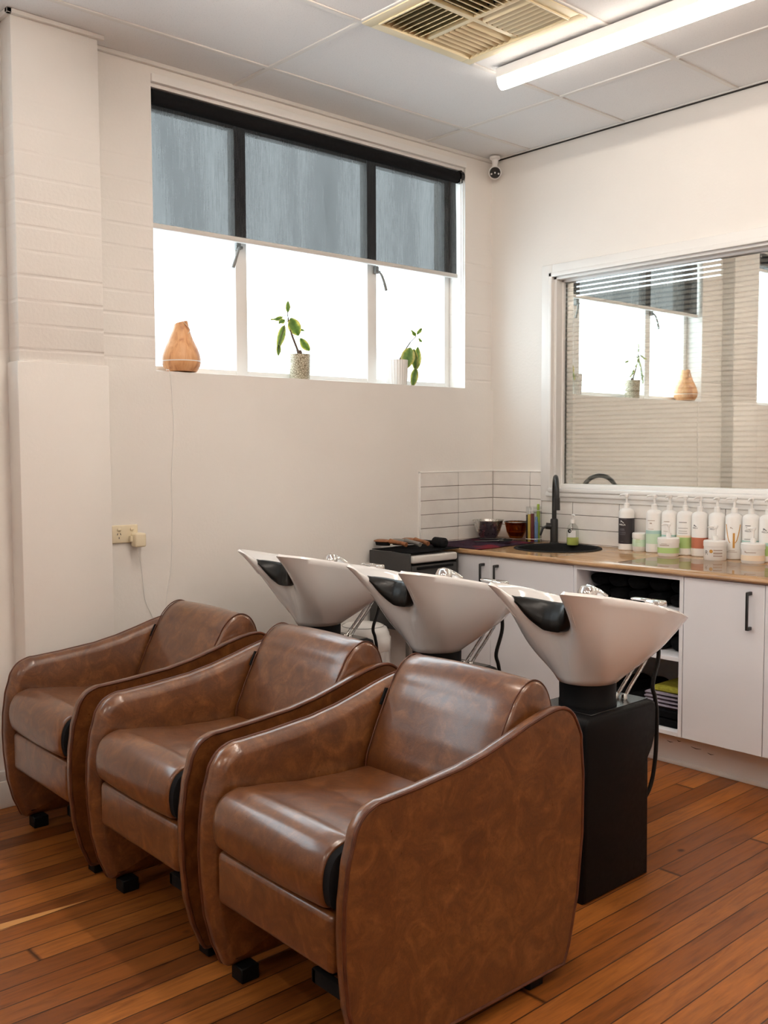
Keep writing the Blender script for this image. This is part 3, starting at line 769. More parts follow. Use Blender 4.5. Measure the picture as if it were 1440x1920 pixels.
# ------------------------------------------------------------------ shampoo basins
def rim_curve(u):
    """u 0..1 half outline from notch centre round to the rear; returns x, y, z (ped-local, old scale, z from floor)"""
    pts = RIM; return pts
RIM = [(0, -.165, .872), (.045, -.172, .876), (.082, -.205, .896), (.104, -.255, .931), (.118, -.300, .962), (.136, -.318, .972), (.158, -.302, .970), (.188, -.235, .960), (.222, -.130, .940),
       (.243, -.010, .915), (.243, .100, .888), (.222, .205, .860), (.182, .290, .836), (.125, .345, .820), (.06, .366, .813), (0, .370, .811)]
def make_basin():
    t = thing('shampoo_basin', '', 'hair wash basin', (0, 0, 0), 0, 'white shampoo basins behind the chairs')
    # pedestal (cabinet under the bowl)
    pr = sc2([(-.170, 0), (-.168, .545), (-.162, .565), (-.145, .575), (.185, .575), (.208, .566), (.214, .545), (.212, .455), (.195, .415), (.172, .385), (.176, 0)])
    b = NB(); w = .1225
    slab(b, pr, [(-w, .012), (-w+.004, .004), (-w+.012, 0), (w-.012, 0), (w-.004, .004), (w, .012)]); ped = finish('pedestal', b, M['black_satin'], t, 45)
    b = NB(); box(b, -w+.018, w-.018, -.125, .19, .586, .5895, .001, 1); finish('top_panel', b, M['black_gloss'], ped)
    # collar
    cx, rx, ry = 0, .092, .098
    b = NB(); lathe(b, [(.0, .586), (1.0, .586), (1.0, .60), (.97, .605), (.985, .668), (.0, .668)], n=48, sx=rx, sy=ry); finish('collar', b, M['black_satin'], t, 40)
    # bowl
    half = spline([Vector(p) for p in RIM], 5)
    loop = half + [Vector((-p.x, p.y, p.z)) for p in half[-2:0:-1]]
    loop = [Vector((p.x*ZS, p.y*ZS, p.z*ZS)) for p in loop]
    n = len(loop)
    def soften(p):
        # lower down the two horns and the notch between them melt into one rounded front
        q = Vector(p); fr = max(0, min(1, (-.10-p.y)/.08)); ax = abs(p.x)
        q.y = p.y*(1-fr)+fr*(-.262*ZS+.9*ax*ax); return q
    loop2 = [soften(p) for p in loop]
    # parametrize bottom ellipse by matching angles about (0,.02)
    cy = .0
    bot = []
    # arc-length based angle so quads do not twist: angle from -90deg going round
    acc = [0]
    for i in range(n): acc.append(acc[-1]+(loop[(i+1) % n]-loop[i]).length)
    hn = len(half)-1
    def ang(i):
        # monotone: map half outline to 0..pi
        if i <= hn: f = acc[i]/acc[hn]; return -PI/2+PI*f
        f = (acc[i]-acc[hn])/(acc[n]-acc[hn]); return PI/2+PI*f
    zb = .652*ZS; rbx, rby = .096, .102
    for i in range(n): a = ang(i); bot.append(Vector((rbx*math.cos(a), rby*math.sin(a), zb)))
    K = 14
    b = NB(); rings = []
    base = [Vector((p.x*.9, p.y*.9, zb-.001)) for p in bot]; rings.append(base)
    for k in range(K+1):
        s = k/K; ring = []
        for i in range(n):
            a, c = bot[i], loop2[i].lerp(loop[i], s**1.15)
            side = max(0, math.cos(ang(i))) if True else 0
            side = abs(math.cos(ang(i)))
            f = s**1.12; front = max(0, -math.sin(ang(i)))
            f += .25*side*math.sin(PI*s)*(1-.55*s) - .10*front**2*math.sin(PI*s)
            rear = max(0, math.sin(ang(i)))
            f += .06*rear*math.sin(PI*s)
            g = s
            p = Vector((a.x+(c.x-a.x)*f, a.y+(c.y-a.y)*f, a.z+(c.z-a.z)*g))
            ring.append(p)
        rings.append(ring)
    # inside: lip then bowl
    cxy = Vector((0, .08*ZS, 0))
    def inw(p, d):
        q = Vector((p.x, p.y, 0))
        return q
    lip = []
    o2 = [Vector((p.x, p.y)) for p in loop]
    in1 = inset2(o2, .008); in2 = inset2(o2, .018); in3 = inset2(o2, .025)
    rings.append([Vector((in1[i].x, in1[i].y, loop[i].z+.008)) for i in range(n)])
    rings.append([Vector((in2[i].x, in2[i].y, loop[i].z+.003)) for i in range(n)])
    rings.append([Vector((in3[i].x, in3[i].y, loop[i].z-.010)) for i in range(n)])
    for q in (.25, .5, .72, .9, 1.0):
        dr = Vector((0, .09)); ring = []
        for i in range(n):
            p = in3[i]; e = dr+(p-dr)*(1-q)**.62*1.0 if q < 1 else dr+(p-dr)*.06
            z = loop[i].z-.010; zt = .735
            ring.append(Vector((e.x, e.y, z+(zt-z)*min(1, q**.75))))
        rings.append(ring)
    loft(b, rings); bw = finish('bowl', b, M['ceramic'], t, 70)
    # neck pad: crescent rubber saddle over the notch
    b = NB(); prof = []
    m = [p for p in half[:int(5*3.1)]]
    path = [Vector((-p.x, p.y, p.z)) for p in m[::-1]]+m[1:]
    path = [Vector((p.x*ZS, p.y*ZS, p.z*ZS)) for p in path]
    L = len(path); rings = []
    for i, p in enumerate(path):
        q = abs(2*i/(L-1)-1); taper = max(.10, (1-q**3.2))
        tn = (path[min(i+1, L-1)]-path[max(i-1, 0)]).normalized()
        out = Vector((tn.y, -tn.x, 0)); 
        if out.length < 1e-5: out = Vector((0, -1, 0))
        out.normalize()
        if out.y > .35: out = Vector((out.x, .35, 0)).normalized()
        up = Vector((0, 0, 1))
        ring = []
        drop = .042*taper+.004; rise = .008+.038*taper; wd = .022*taper+.005; bk = .030
        for (a, c) in ((-bk, -.018), (-bk*.9, rise*.7), (-bk*.3, rise), (wd*.35, rise*.85), (wd*.95, -.004), (wd*1.15, -drop*.5), (wd*.9, -drop*.95), (wd*.2, -drop), (-.008, -drop*.9)):
            ring.append(p+out*a+up*c)
        rings.append(ring)
    loft(b, rings); finish('neck_pad', b, M['black_rubber'], t, 60)
    # mixer lever at the rear right, spray head on the far rim, hoses
    b = NB(); z = .892
    box(b, .055, .115, .235, .285, z-.03, z+.016, .006); box(b, -.005, .06, .245, .275, z+.010, z+.017, .003)
    lathe(b, [(.018, z-.10), (.018, z-.02)], (.085, .26, 0), 16); finish('mixer_tap', b, M['chrome'], t)
    b = NB(); z = .918
    lathe(b, [(.0, z-.034), (.029, z-.034), (.034, z-.008), (.033, z+.008), (.023, z+.026), (.0, z+.033)], (-.125, .165, 0), 24)
    tube(b, spline([(-.125, .165, z), (-.115, .20, z+.004), (-.10, .235, z-.02)], 4), [.02]*4+[.015]*5, 12); tube(b, [(-.125, .165, z-.09), (-.125, .165, z-.02)], .012, 12)
    finish('spray_head', b, M['chrome'], t)
    for a, (x, y) in enumerate(((.030, .115), (.058, .122))):
        b = NB(); tube(b, spline([(x+.03, .285, .800), (x+.015, .215, .70), (x, .15, .62), (x, y, .588)], 6), .0058, 8); lathe(b, [(.010, .588), (.010, .602), (.007, .606)], (x, y, 0), 12)
        finish('supply_hose', b, M['steel'], t)
    b = NB(); tube(b, spline([(.085, .270, .80), (.098, .262, .72), (.100, .225, .63), (.105, .232, .585), (.108, .240, .52), (.106, .238, .38), (.098, .222, .28), (.085, .180, .22)], 6), .0072, 8)
    finish('drain_hose', b, M['black_rubber'], t)
    return t
bs = make_basin()
BS = [((1.976, -1.7446, 0), 'white shampoo basin on a black pedestal behind the chair nearest the camera'),
      ((1.286, -1.750, 0), 'white shampoo basin behind the middle leather chair'),
      ((.544, -1.730, 0), 'white shampoo basin farthest left, against the plain white wall under the window')]
for i, (l, lab) in enumerate(BS):
    if i == 0: bs.location = l; bs['label'] = lab
    else: dup(bs, l, 0, lab)

# ------------------------------------------------------------------ trolley and waste bin
TX0, TX1, TY0, TY1 = .045, .345, -1.000, -.640
t = thing('salon_trolley', 'charcoal salon trolley with pale tray standing at the end of the worktop', 'trolley', (TX0, TY0, 0))
w, d_ = TX1-TX0, TY1-TY0
b = NB(); box(b, 0, w, 0, .016, .500, .897, .003); box(b, 0, w, d_-.016, d_, .500, .880, .003); box(b, 0, .012, .016, d_-.016, .5, .88); box(b, .012, w-.02, .016, d_-.016, .5, .515)
finish('side_frame', b, M['charcoal'], t)
for z0, z1 in ((.525, .680), (.690, .835)):
    b = NB(); box(b, .02, w+.004, .018, d_-.018, z0, z1, .006); dr = finish('drawer', b, M['charcoal'], t)
    b = NB(); box(b, w+.002, w+.012, .05, d_-.05, z1-.022, z1-.008, .003); finish('drawer_pull', b, M['black_satin'], dr)
b = NB(); box(b, .004, w+.012, .017, d_-.017, .846, .885, .012, 3); finish('tray', b, M['tray'], t)
for x, y in ((w-.03, .03), (.03, d_-.03), (w-.03, d_-.03), (.03, .03)):
    b = NB(); box(b, x-.014, x+.014, y-.014, y+.014, .05, .501, .003); lg = finish('leg', b, M['grey_leg'], t)
    b = NB(); tube(b, [(x-.01, y, .025), (x+.01, y, .025)], .025, 16); finish('caster', b, M['black_satin'], lg)
t = thing('waste_bin', 'white lidded waste bin with a liner, on the floor beside the trolley', 'bin', (.205, -1.185, 0))
b = NB(); lathe(b, [(0, 0), (.105, 0), (.112, .01), (.128, .44), (.130, .445), (0, .445)], n=40); finish('body', b, M['white_plastic'], t)
b = NB()
pr = [(.136, .425), (.140, .43), (.139, .485), (.133, .492), (.132, .505), (.120, .533), (.09, .550), (.04, .558), (0, .560)]
lathe(b, pr, n=44, cap=False); ld = finish('lid', b, M['white_plastic'], t)
b = NB(); tube(b, [Vector((.105*math.cos(a), .105*math.sin(a), .5435)) for a in [2*PI*i/40 for i in range(40)]], .0012, 6, closed=True); finish('lid_seam', b, M['pgrey'], ld)
b = NB(); n = 60; R1, R2 = [], []
for i in range(n):
    a = 2*PI*i/n
    R1.append(Vector(((.1345+.002*math.sin(9*a))*math.cos(a), (.1345+.002*math.sin(9*a))*math.sin(a), .428)))
    R2.append(Vector(((.134+.006*math.sin(13*a+1))*math.cos(a), (.134+.006*math.sin(13*a+1))*math.sin(a), .345+.014*math.sin(5*a)+.008*math.sin(11*a))))
R15 = [(p+q)/2+Vector((.005*math.sin(i*.9), .005*math.cos(i*1.1), 0)) for i, (p, q) in enumerate(zip(R1, R2))]
loft(b, [R1, R15, R2], False); finish('liner', b, M['pale'], t, 60)
b = NB(); lathe(b, [(.130, .335), (.131, .336), (.130, .362), (.129, .363)], n=40, cap=False); finish('liner_drawstring', b, M['orange'], t)

# ------------------------------------------------------------------ things on the bench
def ring_label(r, z0, z1, mat, parent, a0=None, a1=None, name='label'):
    b = NB()
    if a0 is None:
        lathe(b, [(r-.002, z0), (r, z0), (r, z1), (r-.002, z1)], n=40, cap=False)
    else:
        n = 14; R = [[], [], [], []]
        for i in range(n+1):
            a = a0+(a1-a0)*i/n
            for q, (rr, z) in enumerate(((r-.001, z0), (r, z0), (r, z1), (r-.001, z1))): R[q].append(b.verts.new((rr*math.cos(a), rr*math.sin(a), z)))
        for q in range(4):
            for i in range(n): b.faces.new((R[q][i], R[q][i+1], R[(q+1) % 4][i+1], R[(q+1) % 4][i]))
    return finish(name, b, mat, parent)
def text_mesh(s, size, bold=0.0):
    cu = bpy.data.curves.new('lettering', 'FONT'); cu.body = s; cu.size = size; cu.align_x = 'CENTER'; cu.align_y = 'CENTER'; cu.extrude = .0002; cu.offset = bold
    ob = bpy.data.objects.new('lettering', cu); COL.objects.link(ob)
    dg = bpy.context.evaluated_depsgraph_get(); me = bpy.data.meshes.new_from_object(ob.evaluated_get(dg))
    bpy.data.objects.remove(ob); bpy.data.curves.remove(cu)
    return me
def wrap_text(s, size, r, z, ang, mat, parent, bold=0):
    me = text_mesh(s, size, bold)
    for v in me.vertices:
        a = ang+v.co.x/r; rr = r+.0004+v.co.z
        v.co = Vector((rr*math.cos(a), rr*math.sin(a), z+v.co.y))
    me.materials.clear(); me.materials.append(mat)
    o = bpy.data.objects.new('lettering', me); COL.objects.link(o); o.parent = parent; return o
def fine_print(r, zs, ang, wid, mat, parent):
    b = NB()
    for z, w_, hh in zs:
        n = 6
        for q in range(1):
            R = []
            for i in range(n+1):
                a = ang+(i/n-.5)*w_/r; R.append([b.verts.new((r*math.cos(a), r*math.sin(a), z)), b.verts.new((r*math.cos(a), r*math.sin(a), z+hh))])
            for i in range(n): b.faces.new((R[i][0], R[i+1][0], R[i+1][1], R[i][1]))
    return finish('fine_print', b, mat, parent, None)
def wave_logo(r, z, ang, size, mat, parent):
    """small flowing-hair mark above the brand lettering"""
    b = NB()
    for k in range(3):
        pts = []
        for i in range(12):
            q = i/11; x = (q-.5)*size; y = math.sin(q*PI*1.3+.5*k)*size*.22+(k-1)*size*.13
            a = ang+x/r; pts.append(Vector(((r+.0006)*math.cos(a), (r+.0006)*math.sin(a), z+y)))
        tube(b, pts, [.0004+.0009*math.sin(PI*i/11) for i in range(12)], 6)
    return finish('logo', b, mat, parent)
def pump(parent, z, ang, sc=1.0, stem=.028):
    b = NB()
    lathe(b, [(.0145*sc, z-.001), (.0145*sc, z+.024*sc), (.012*sc, z+.026*sc), (.006*sc, z+.027*sc), (.0055*sc, z+.027*sc+stem), (.010*sc, z+.029*sc+stem), (.011*sc, z+.042*sc+stem), (.006*sc, z+.046*sc+stem), (0, z+.046*sc+stem)], n=24)
    zz = z+.040*sc+stem; d2 = Vector((math.cos(ang), math.sin(ang), 0))
    tube(b, [d2*(-.012*sc)+Vector((0, 0, zz)), d2*.015*sc+Vector((0, 0, zz+.001)), d2*.034*sc+Vector((0, 0, zz-.001)), d2*.042*sc+Vector((0, 0, zz-.006))], [.0075*sc, .0065*sc, .0045*sc, .0035*sc], 10)
    return finish('pump', b, M['white_plastic'], parent)
FRONT = -PI/2+.24
def tall_bottle(x, y, label, bands, logo, pang, h=.216, r=.0395, group='tall white pump bottles along the tiles'):
    t = thing('pump_bottle', label, 'bottle', (x, y, CT), 0, group)
    b = NB(); lathe(b, [(0, 0), (r-.004, 0), (r, .004), (r, h-.022), (r-.004, h-.010), (r-.014, h-.003), (.016, h), (0, h)], n=40); finish('bottle_body', b, M['white_plastic'], t)
    for z0, z1, m in bands: ring_label(r+.0006, z0, z1, M[m], t)
    pump(t, h, pang)
    return t
Y1 = -.058
bx = [.982, 1.145, 1.233, 1.318, 1.399, 1.488, 1.575, 1.660, 1.742]
t = tall_bottle(bx[0], Y1, 'tall pump bottle with a charcoal label, nearest the sink', [(.034, .166, 'dark')], None, PI*1.02)
wrap_text('WELLA', .012, .0402, .132, FRONT-.25, M['pale'], t, .0003); wave_logo(.0402, .146, FRONT-.25, .022, M['pale'], t)
fine_print(.0404, [(.108, .028, .004), (.102, .030, .004), (.092, .040, .003), (.086, .042, .002), (.080, .036, .002), (.045, .018, .002), (.160, .05, .003)], FRONT-.25, 0, M['ink'], t)
t = tall_bottle(bx[1], Y1, 'tall white pump bottle with a pale aqua lower label, second from the sink', [(.045, .095, 'mint'), (.095, .112, 'teal')], None, PI*1.04)
fine_print(.0404, [(.160, .040, .003), (.145, .012, .006), (.118, .030, .002)], FRONT-.1, 0, M['taupe'], t)
t = tall_bottle(bx[2], Y1, 'tall white pump bottle with a grey green band, behind the green pump jar', [(.075, .095, 'teal'), (.04, .075, 'mint')], None, -PI/2)
fine_print(.0404, [(.160, .030, .003), (.112, .034, .002)], FRONT-.1, 0, M['taupe'], t)
t = tall_bottle(bx[3], Y1, 'tall white pump bottle with a bright green lower band', [(.035, .088, 'grn'), (.088, .098, 'peach')], None, PI*1.1)
fine_print(.0404, [(.160, .040, .003), (.132, .050, .002), (.118, .044, .002), (.108, .048, .002)], FRONT, 0, M['pgrey'], t)
t = tall_bottle(bx[4], Y1, 'tall white pump bottle with a copper band, beside the green banded bottle', [(.040, .092, 'copper')], None, -PI/2-.2)
wrap_text('WELLA', .009, .0400, .138, FRONT-.35, M['ink'], t); wave_logo(.0400, .148, FRONT-.35, .016, M['ink'], t)
t = tall_bottle(bx[5], Y1, 'tall white pump bottle with a copper band, behind the gold dotted pump jar', [(.040, .090, 'copper')], None, -PI/2+.1)
wrap_text('WELLA', .009, .0400, .138, FRONT-.3, M['ink'], t); wave_logo(.0400, .148, FRONT-.3, .016, M['ink'], t)
t = tall_bottle(bx[6], Y1, 'tall white pump bottle with gold arcs and a gold drop', [], None, PI*1.05)
b = NB()
for a0, a1, s_ in ((-.80, -.15, 1), (1.0, .35, 1)):
    pts = []
    for i in range(12):
        q = i/11; a = FRONT+a0+(a1-a0)*q; z = .165-.085*math.sin(q*PI/2)
        pts.append(Vector((.0400*math.cos(a), .0400*math.sin(a), z)))
    tube(b, pts, .0020, 6)
finish('gold_arc', b, M['gold'], t); ring_label(.0403, .055, .125, M['gold'], t, FRONT+.12, FRONT+.36, 'gold_drop')
fine_print(.0404, [(.042, .030, .002), (.035, .05, .002)], FRONT, 0, M['taupe'], t); wave_logo(.0400, .148, FRONT-.05, .013, M['taupe'], t)
t = tall_bottle(bx[7], Y1, 'tall white pump bottle with a teal band, behind the peach pump jar', [(.074, .094, 'teal')], None, -PI/2+.15)
wrap_text('WELLA', .010, .0400, .138, FRONT-.15, M['ink'], t); wave_logo(.0400, .149, FRONT-.15, .018, M['ink'], t)
fine_print(.0404, [(.162, .026, .003), (.1, .036, .002)], FRONT-.15, 0, M['ink'], t)
t = tall_bottle(bx[8], Y1, 'tall white pump bottle with a green lower label, cut by the right picture edge', [(.03, .075, 'grn'), (.075, .09, 'teal')], None, -PI/2+.1)
wrap_text('WELLA', .010, .0400, .138, FRONT-.15, M['ink'], t); wave_logo(.0400, .149, FRONT-.15, .018, M['ink'], t)
def tub(x, y, label, bands, r, h, pmp, group):
    t = thing('treatment_tub', label, 'tub', (x, y, CT), 0, group)
    b = NB(); lathe(b, [(0, 0), (r-.005, 0), (r-.001, .005), (r-.001, h*.70), (r-.003, h*.72), (0, h*.72)], n=44); finish('tub_body', b, M['white_plastic'], t)
    b = NB(); lathe(b, [(r-.004, h*.70), (r+.001, h*.71), (r+.001, h-.004), (r-.003, h), (0, h)], n=44, cap=False); finish('tub_lid', b, M['white_plastic'], t)
    for z0, z1, m in bands: ring_label(r+.0002, z0, z1, M[m], t)
    if pmp: pump(t, h, PI*1.06, .85, .030)
    return t
t = tub(1.061, Y1, 'short white tub with a pale green label, beside the charcoal labelled bottle', [(.025, .060, 'mint')], .036, .094, False, None)
fine_print(.0366, [(.066, .03, .003), (.058, .02, .003), (.048, .028, .002)], FRONT+.1, 0, M['grn'], t)
gj = 'white pump tubs in front of the bottles'
t = tub(1.284, -.150, 'white pump tub with a green lower band, in front of the grey green banded bottle', [(.016, .042, 'grn')], .0515, .089, True, gj)
fine_print(.0522, [(.052, .05, .004), (.060, .03, .002)], FRONT-.1, 0, M['taupe'], t)
t = tub(1.534, -.155, 'white pump tub printed with a letter R and a gold dot', [], .052, .092, True, gj)
wrap_text('R', .030, .0516, .036, FRONT-.55, M['pgrey'], t)
b = NB(); R = []
for i in range(20):
    a = 2*PI*i/20; an = FRONT-.08+.0085*math.cos(a)/.052; R.append(b.verts.new((.0519*math.cos(an), .0519*math.sin(an), .044+.0085*math.sin(a))))
b.faces.new(R); finish('gold_dot', b, M['gold'], t, None)
fine_print(.0522, [(.020, .042, .006), (.031, .042, .009), (.046, .042, .006)], FRONT+.52, 0, M['taupe'], t)
t = tub(1.718, -.150, 'white pump tub with a peach lower band, close to the right picture edge', [(.014, .038, 'peach')], .052, .092, True, gj)
fine_print(.0522, [(.050, .05, .003)], FRONT, 0, M['taupe'], t); wave_logo(.0520, .052, FRONT-.4, .014, M['taupe'], t)
# clear plastic sheet over the worktop
b = NB(); box(b, 1.28, 2.6, -.595, -.20, CT+.0006, CT+.0026, .0006, 1); o = finish('plastic_sheet', b, M['film']); tag(o, 'clear plastic sheet lying on the worktop in front of the bottles', 'plastic sheet')
# soap dispenser
t = thing('soap_dispenser', 'small clear soap dispenser with yellow green soap beside the black tap', 'soap dispenser', (.640, -.055, CT))
b = NB(); lathe(b, [(0, 0), (.030, 0), (.033, .004), (.033, .07), (.028, .10), (.014, .118), (.013, .122)], n=32, cap=False); finish('bottle_body', b, M['clear'], t)
b = NB(); lathe(b, [(0, .002), (.029, .002), (.0315, .006), (.0315, .042), (0, .042)], n=32); finish('soap', b, M['liq'], t)
ring_label(.0335, .045, .082, M['pale'], t, FRONT-.5, FRONT+.9)
b = NB(); R = []
for i in range(20):
    a = 2*PI*i/20; an = FRONT-.15+.011*math.cos(a)/.0335; R.append(b.verts.new((.0342*math.cos(an), .0342*math.sin(an), .079+.011*math.sin(a))))
b.faces.new(R); finish('label_disc', b, M['blk'], t, None)
pump(t, .120, -.6, .8, .012)
# clear holder of colour tubes
t = thing('tube_holder', 'clear round holder standing beside the black tap, filled with colour tubes', 'holder', (.375, -.062, CT))
b = NB(); lathe(b, [(0, .001), (.043, .001), (.043, .20)], n=32, cap=False); finish('holder_wall', b, M['clear'], t)
b = NB()
for z in (.02, .18): tube(b, [Vector((.0435*math.cos(2*PI*i/32), .0435*math.sin(2*PI*i/32), z)) for i in range(32)], .0016, 6, closed=True)
finish('holder_band', b, M['white_plastic'], t)
for (dx, dy, m, hh, cname, cap) in ((-.026, -.020, 'blk', .185, 'black', 'pale'), (-.008, -.026, 'yel', .19, 'mustard yellow', 'pale'), (.010, -.022, 'red', .195, 'maroon', 'pale'), (.024, -.006, 'blu', .14, 'pale blue', 'blu'), (.018, .018, 'lime', .21, 'lime green', 'lime')):
    q = thing('colour_tube', cname+' hair colour tube standing in the clear holder', 'tube', (.375+dx, -.062+dy, CT+.002), 0, 'colour tubes in the clear holder')
    b = NB(); box(b, -.0078, .0078, -.0078, .0078, 0, hh*.82, .003); finish('tube_body', b, M[m], q)
    b = NB(); lathe(b, [(.0070, hh*.82), (.0074, hh), (.004, hh+.002), (0, hh+.002)], n=16); finish('tube_cap', b, M[cap], q)
# towels laid over bench corner and trolley
def cloth(name, quad, mat, label, seed, amp, z, nu=26, nv=22, drop=None):
    A, B, C, D = [Vector((p[0], p[1], 0)) for p in quad]; b = NB(); top = []
    for i in range(nu+1):
        row = []
        for j in range(nv+1):
            u, v = i/nu, j/nv
            p = (A*(1-u)+B*u)*(1-v)+(D*(1-u)+C*u)*v
            h = noise.noise(Vector((p.x*11+seed, p.y*9, seed)))*.5+.5
            e = min(u, v, 1-u, 1-v)
            hh = z+.004+amp*h*h*(1 if e > .05 else .4)
            p.x += .012*noise.noise(Vector((p.y*9, seed, 3)))*(1 if u in (0, 1) else .3)
            p.y += .012*noise.noise(Vector((p.x*9, seed, 7)))*(1 if v in (0, 1) else .3)
            if drop: hh -= drop(p, u, v)
            row.append((b.verts.new((p.x, p.y, hh)), b.verts.new((p.x, p.y, hh-.0035))))
        top.append(row)
    for i in range(nu):
        for j in range(nv):
            q = (top[i][j], top[i+1][j], top[i+1][j+1], top[i][j+1])
            b.faces.new([x[0] for x in q]); b.faces.new([x[1] for x in q[::-1]])
    edge = [(i, 0) for i in range(nu)]+[(nu, j) for j in range(nv)]+[(i, nv) for i in range(nu, 0, -1)]+[(0, j) for j in range(nv, 0, -1)]
    for a, c in zip(edge, edge[1:]+edge[:1]):
        p, q = top[a[0]][a[1]], top[c[0]][c[1]]; b.faces.new((p[0], q[0], q[1], p[1]))
    o = finish(name, b, mat, None, 60); tag(o, label, 'towel'); return o
cloth('hand_towel', [(.045, -.600), (.470, -.604), (.420, -.105), (.045, -.11)], M['purple'], 'plum towel spread over the left end of the worktop', 3.3, .016, CT)
cloth('hand_towel', [(.050, -.992), (.346, -.985), (.338, -.625), (.055, -.628)], M['dark_towel'], 'black towel laid over the top of the trolley under the brushes', 8.1, .010, .898)
# tint bowls
def bowl(x, y, label, mat, r, h, fill=None):
    t = thing('tint_bowl', label, 'bowl', (x, y, CT+.019), 0, 'tint bowls in the tiled corner')
    b = NB(); lathe(b, [(0, 0), (r*.55, 0), (r*.60, .006), (r*.82, h*.4), (r*.96, h*.85), (r, h), (r-.004, h), (r*.92, h*.85), (r*.78, h*.4), (r*.5, .010), (0, .010)], n=40, cap=False); finish('bowl_body', b, mat, t)
    if fill:
        b = NB(); lathe(b, [(0, .030), (r*.70, .030)], n=32, cap=False); lathe(b, [(r*.70, .030), (r*.74, .034)], n=32, cap=False); finish('tint', b, fill, t)
    b = NB(); lathe(b, [(r-.003, h-.004), (r+.003, h-.003), (r+.003, h+.001), (r-.003, h+.001)], n=40, cap=False); finish('rim', b, M['steel'], t)
    return t
bowl(.150, -.190, 'shiny steel tint bowl on the plum towel, nearer of the two', M['steel'], .085, .100)
bowl(.264, -.082, 'amber tint bowl tucked behind the steel bowl in the tiled corner', M['amber'], .066, .092, M['brush_wood'])
# tint brushes and combs lying on the towel
def comb(x, y, rz, ln, label):
    t = thing('tint_brush', label, 'brush', (x, y, CT+.021), rz, 'black tint brushes on the plum towel')
    b = NB(); tube(b, [(0, 0, .004), (ln*.6, 0, .006), (ln*.68, 0, .006)], [.003, .005, .008], 8); finish('handle', b, M['black_gloss'], t)
    b = NB(); box(b, ln*.67, ln*.80, -.020, .020, .001, .011, .003); finish('ferrule', b, M['black_gloss'], t)
    b = NB(); box(b, ln*.80, ln, -.018, .018, .003, .008, .002); finish('bristles', b, M['black_cloth'], t)
comb(.30, -.47, .9, .20, 'black tint brush lying on the plum towel close to the worktop edge')
comb(.21, -.33, .35, .19, 'black tint brush lying on the plum towel beside the steel bowl')
# brushes on the trolley
def hairbrush(x, y, z, rz, mat, label, L=.22, round_=False):
    t = thing('hair_brush', label, 'hairbrush', (x, y, z), rz, 'hair brushes on the trolley')
    if round_:
        b = NB(); tube(b, [(0, 0, .022), (.10, 0, .022), (.11, 0, .022)], [.009, .011, .008], 12); finish('handle', b, M['black_satin'], t)
        b = NB(); tube(b, [(.11, 0, .026), (.125, 0, .027), (.20, 0, .027), (.212, 0, .026)], [.012, .026, .026, .014], 20); finish('barrel', b, M['black_cloth'], t)
        return t
    b = NB(); lathe(b, [(0, .036), (.6, .0345), (.95, .029), (1, .026), (.95, .023), (0, .022)], (0, 0, 0), 28, .058, .036); hd = finish('brush_head', b, mat, t)
    b = NB(); tube(b, [(.05, 0, .028), (.085, 0, .026), (.13, 0, .022), (L-.06, 0, .016)], [.014, .010, .010, .012], 10); finish('handle', b, mat, t)
    b = NB(); lathe(b, [(0, .004), (.85, .004), (.95, .020), (0, .024)], (0, 0, 0), 28, .050, .031); finish('bristles', b, M['black_cloth'], hd)
    return t
zt = .916
hairbrush(.085, -.940, zt, .12, M['brush_wood'], 'brown wooden paddle brush nearest the front of the trolley top')
hairbrush(.125, -.862, zt, .0, M['pgrey'], 'grey paddle brush lying between two wooden brushes on the trolley')
hairbrush(.120, -.780, zt, -.12, M['brush_wood'], 'light brown wooden brush at the wall side of the trolley top')
hairbrush(.110, -.690, zt-.010, -.10, M['black_cloth'], 'round black hair brush on the trolley beside the worktop', .22, True)

# ------------------------------------------------------------------ window sill: diffuser and two potted rubber plants
ZSILL = SILL+.002
t = thing('aroma_diffuser', 'pear-shaped pale wood aroma diffuser at the left end of the window sill', 'diffuser', (-.040, -2.048, ZSILL))
b = NB(); pr = [(0, .004), (.066, .004), (.070, .008), (.0835, .030), (.0865, .048)]
lathe(b, pr, n=48, cap=False); finish('base', b, M['pine'], t)
b = NB(); lathe(b, [(.0868, .048), (.0872, .050), (.0868, .0525)], n=48, cap=False); finish('light_ring', b, M['white_plastic'], t)
b = NB(); prof = spline([Vector((r, z, 0)) for r, z in ((.0865, .0525), (.0845, .075), (.073, .110), (.056, .145), (.043, .180), (.035, .208), (.031, .226))], 4)
n = 48; rings = []
for k, p in enumerate(prof):
    ring = []
    for i in range(n):
        a = 2*PI*i/n; top = max(0, (p.y-.17)/.056)
        ring.append(Vector((p.x*math.cos(a), p.x*math.sin(a), p.y+top*(.008*math.cos(a-1.2)-.010*max(0, math.cos(2*(a+1.9)))**3))))
    rings.append(ring)
rings.append([Vector((p.x*.86, p.y*.86, p.z)) for p in rings[-1]]); rings.append([Vector((p.x*.8, p.y*.8, p.z-.03)) for p in rings[-1]])
loft(b, rings, False); tp = finish('top_cover', b, M['pine'], t)
b = NB(); rings = []
pts = spline([(.0355, -.012, .222), (.0400, .004, .205), (.0425, .014, .188), (.0465, .002, .172)], 5)
tube(b, [Vector((p.x, p.y*1.1+.006, p.z)) for p in pts], .0018, 6); finish('curled_slit', b, M['peach'], tp)
b = NB()
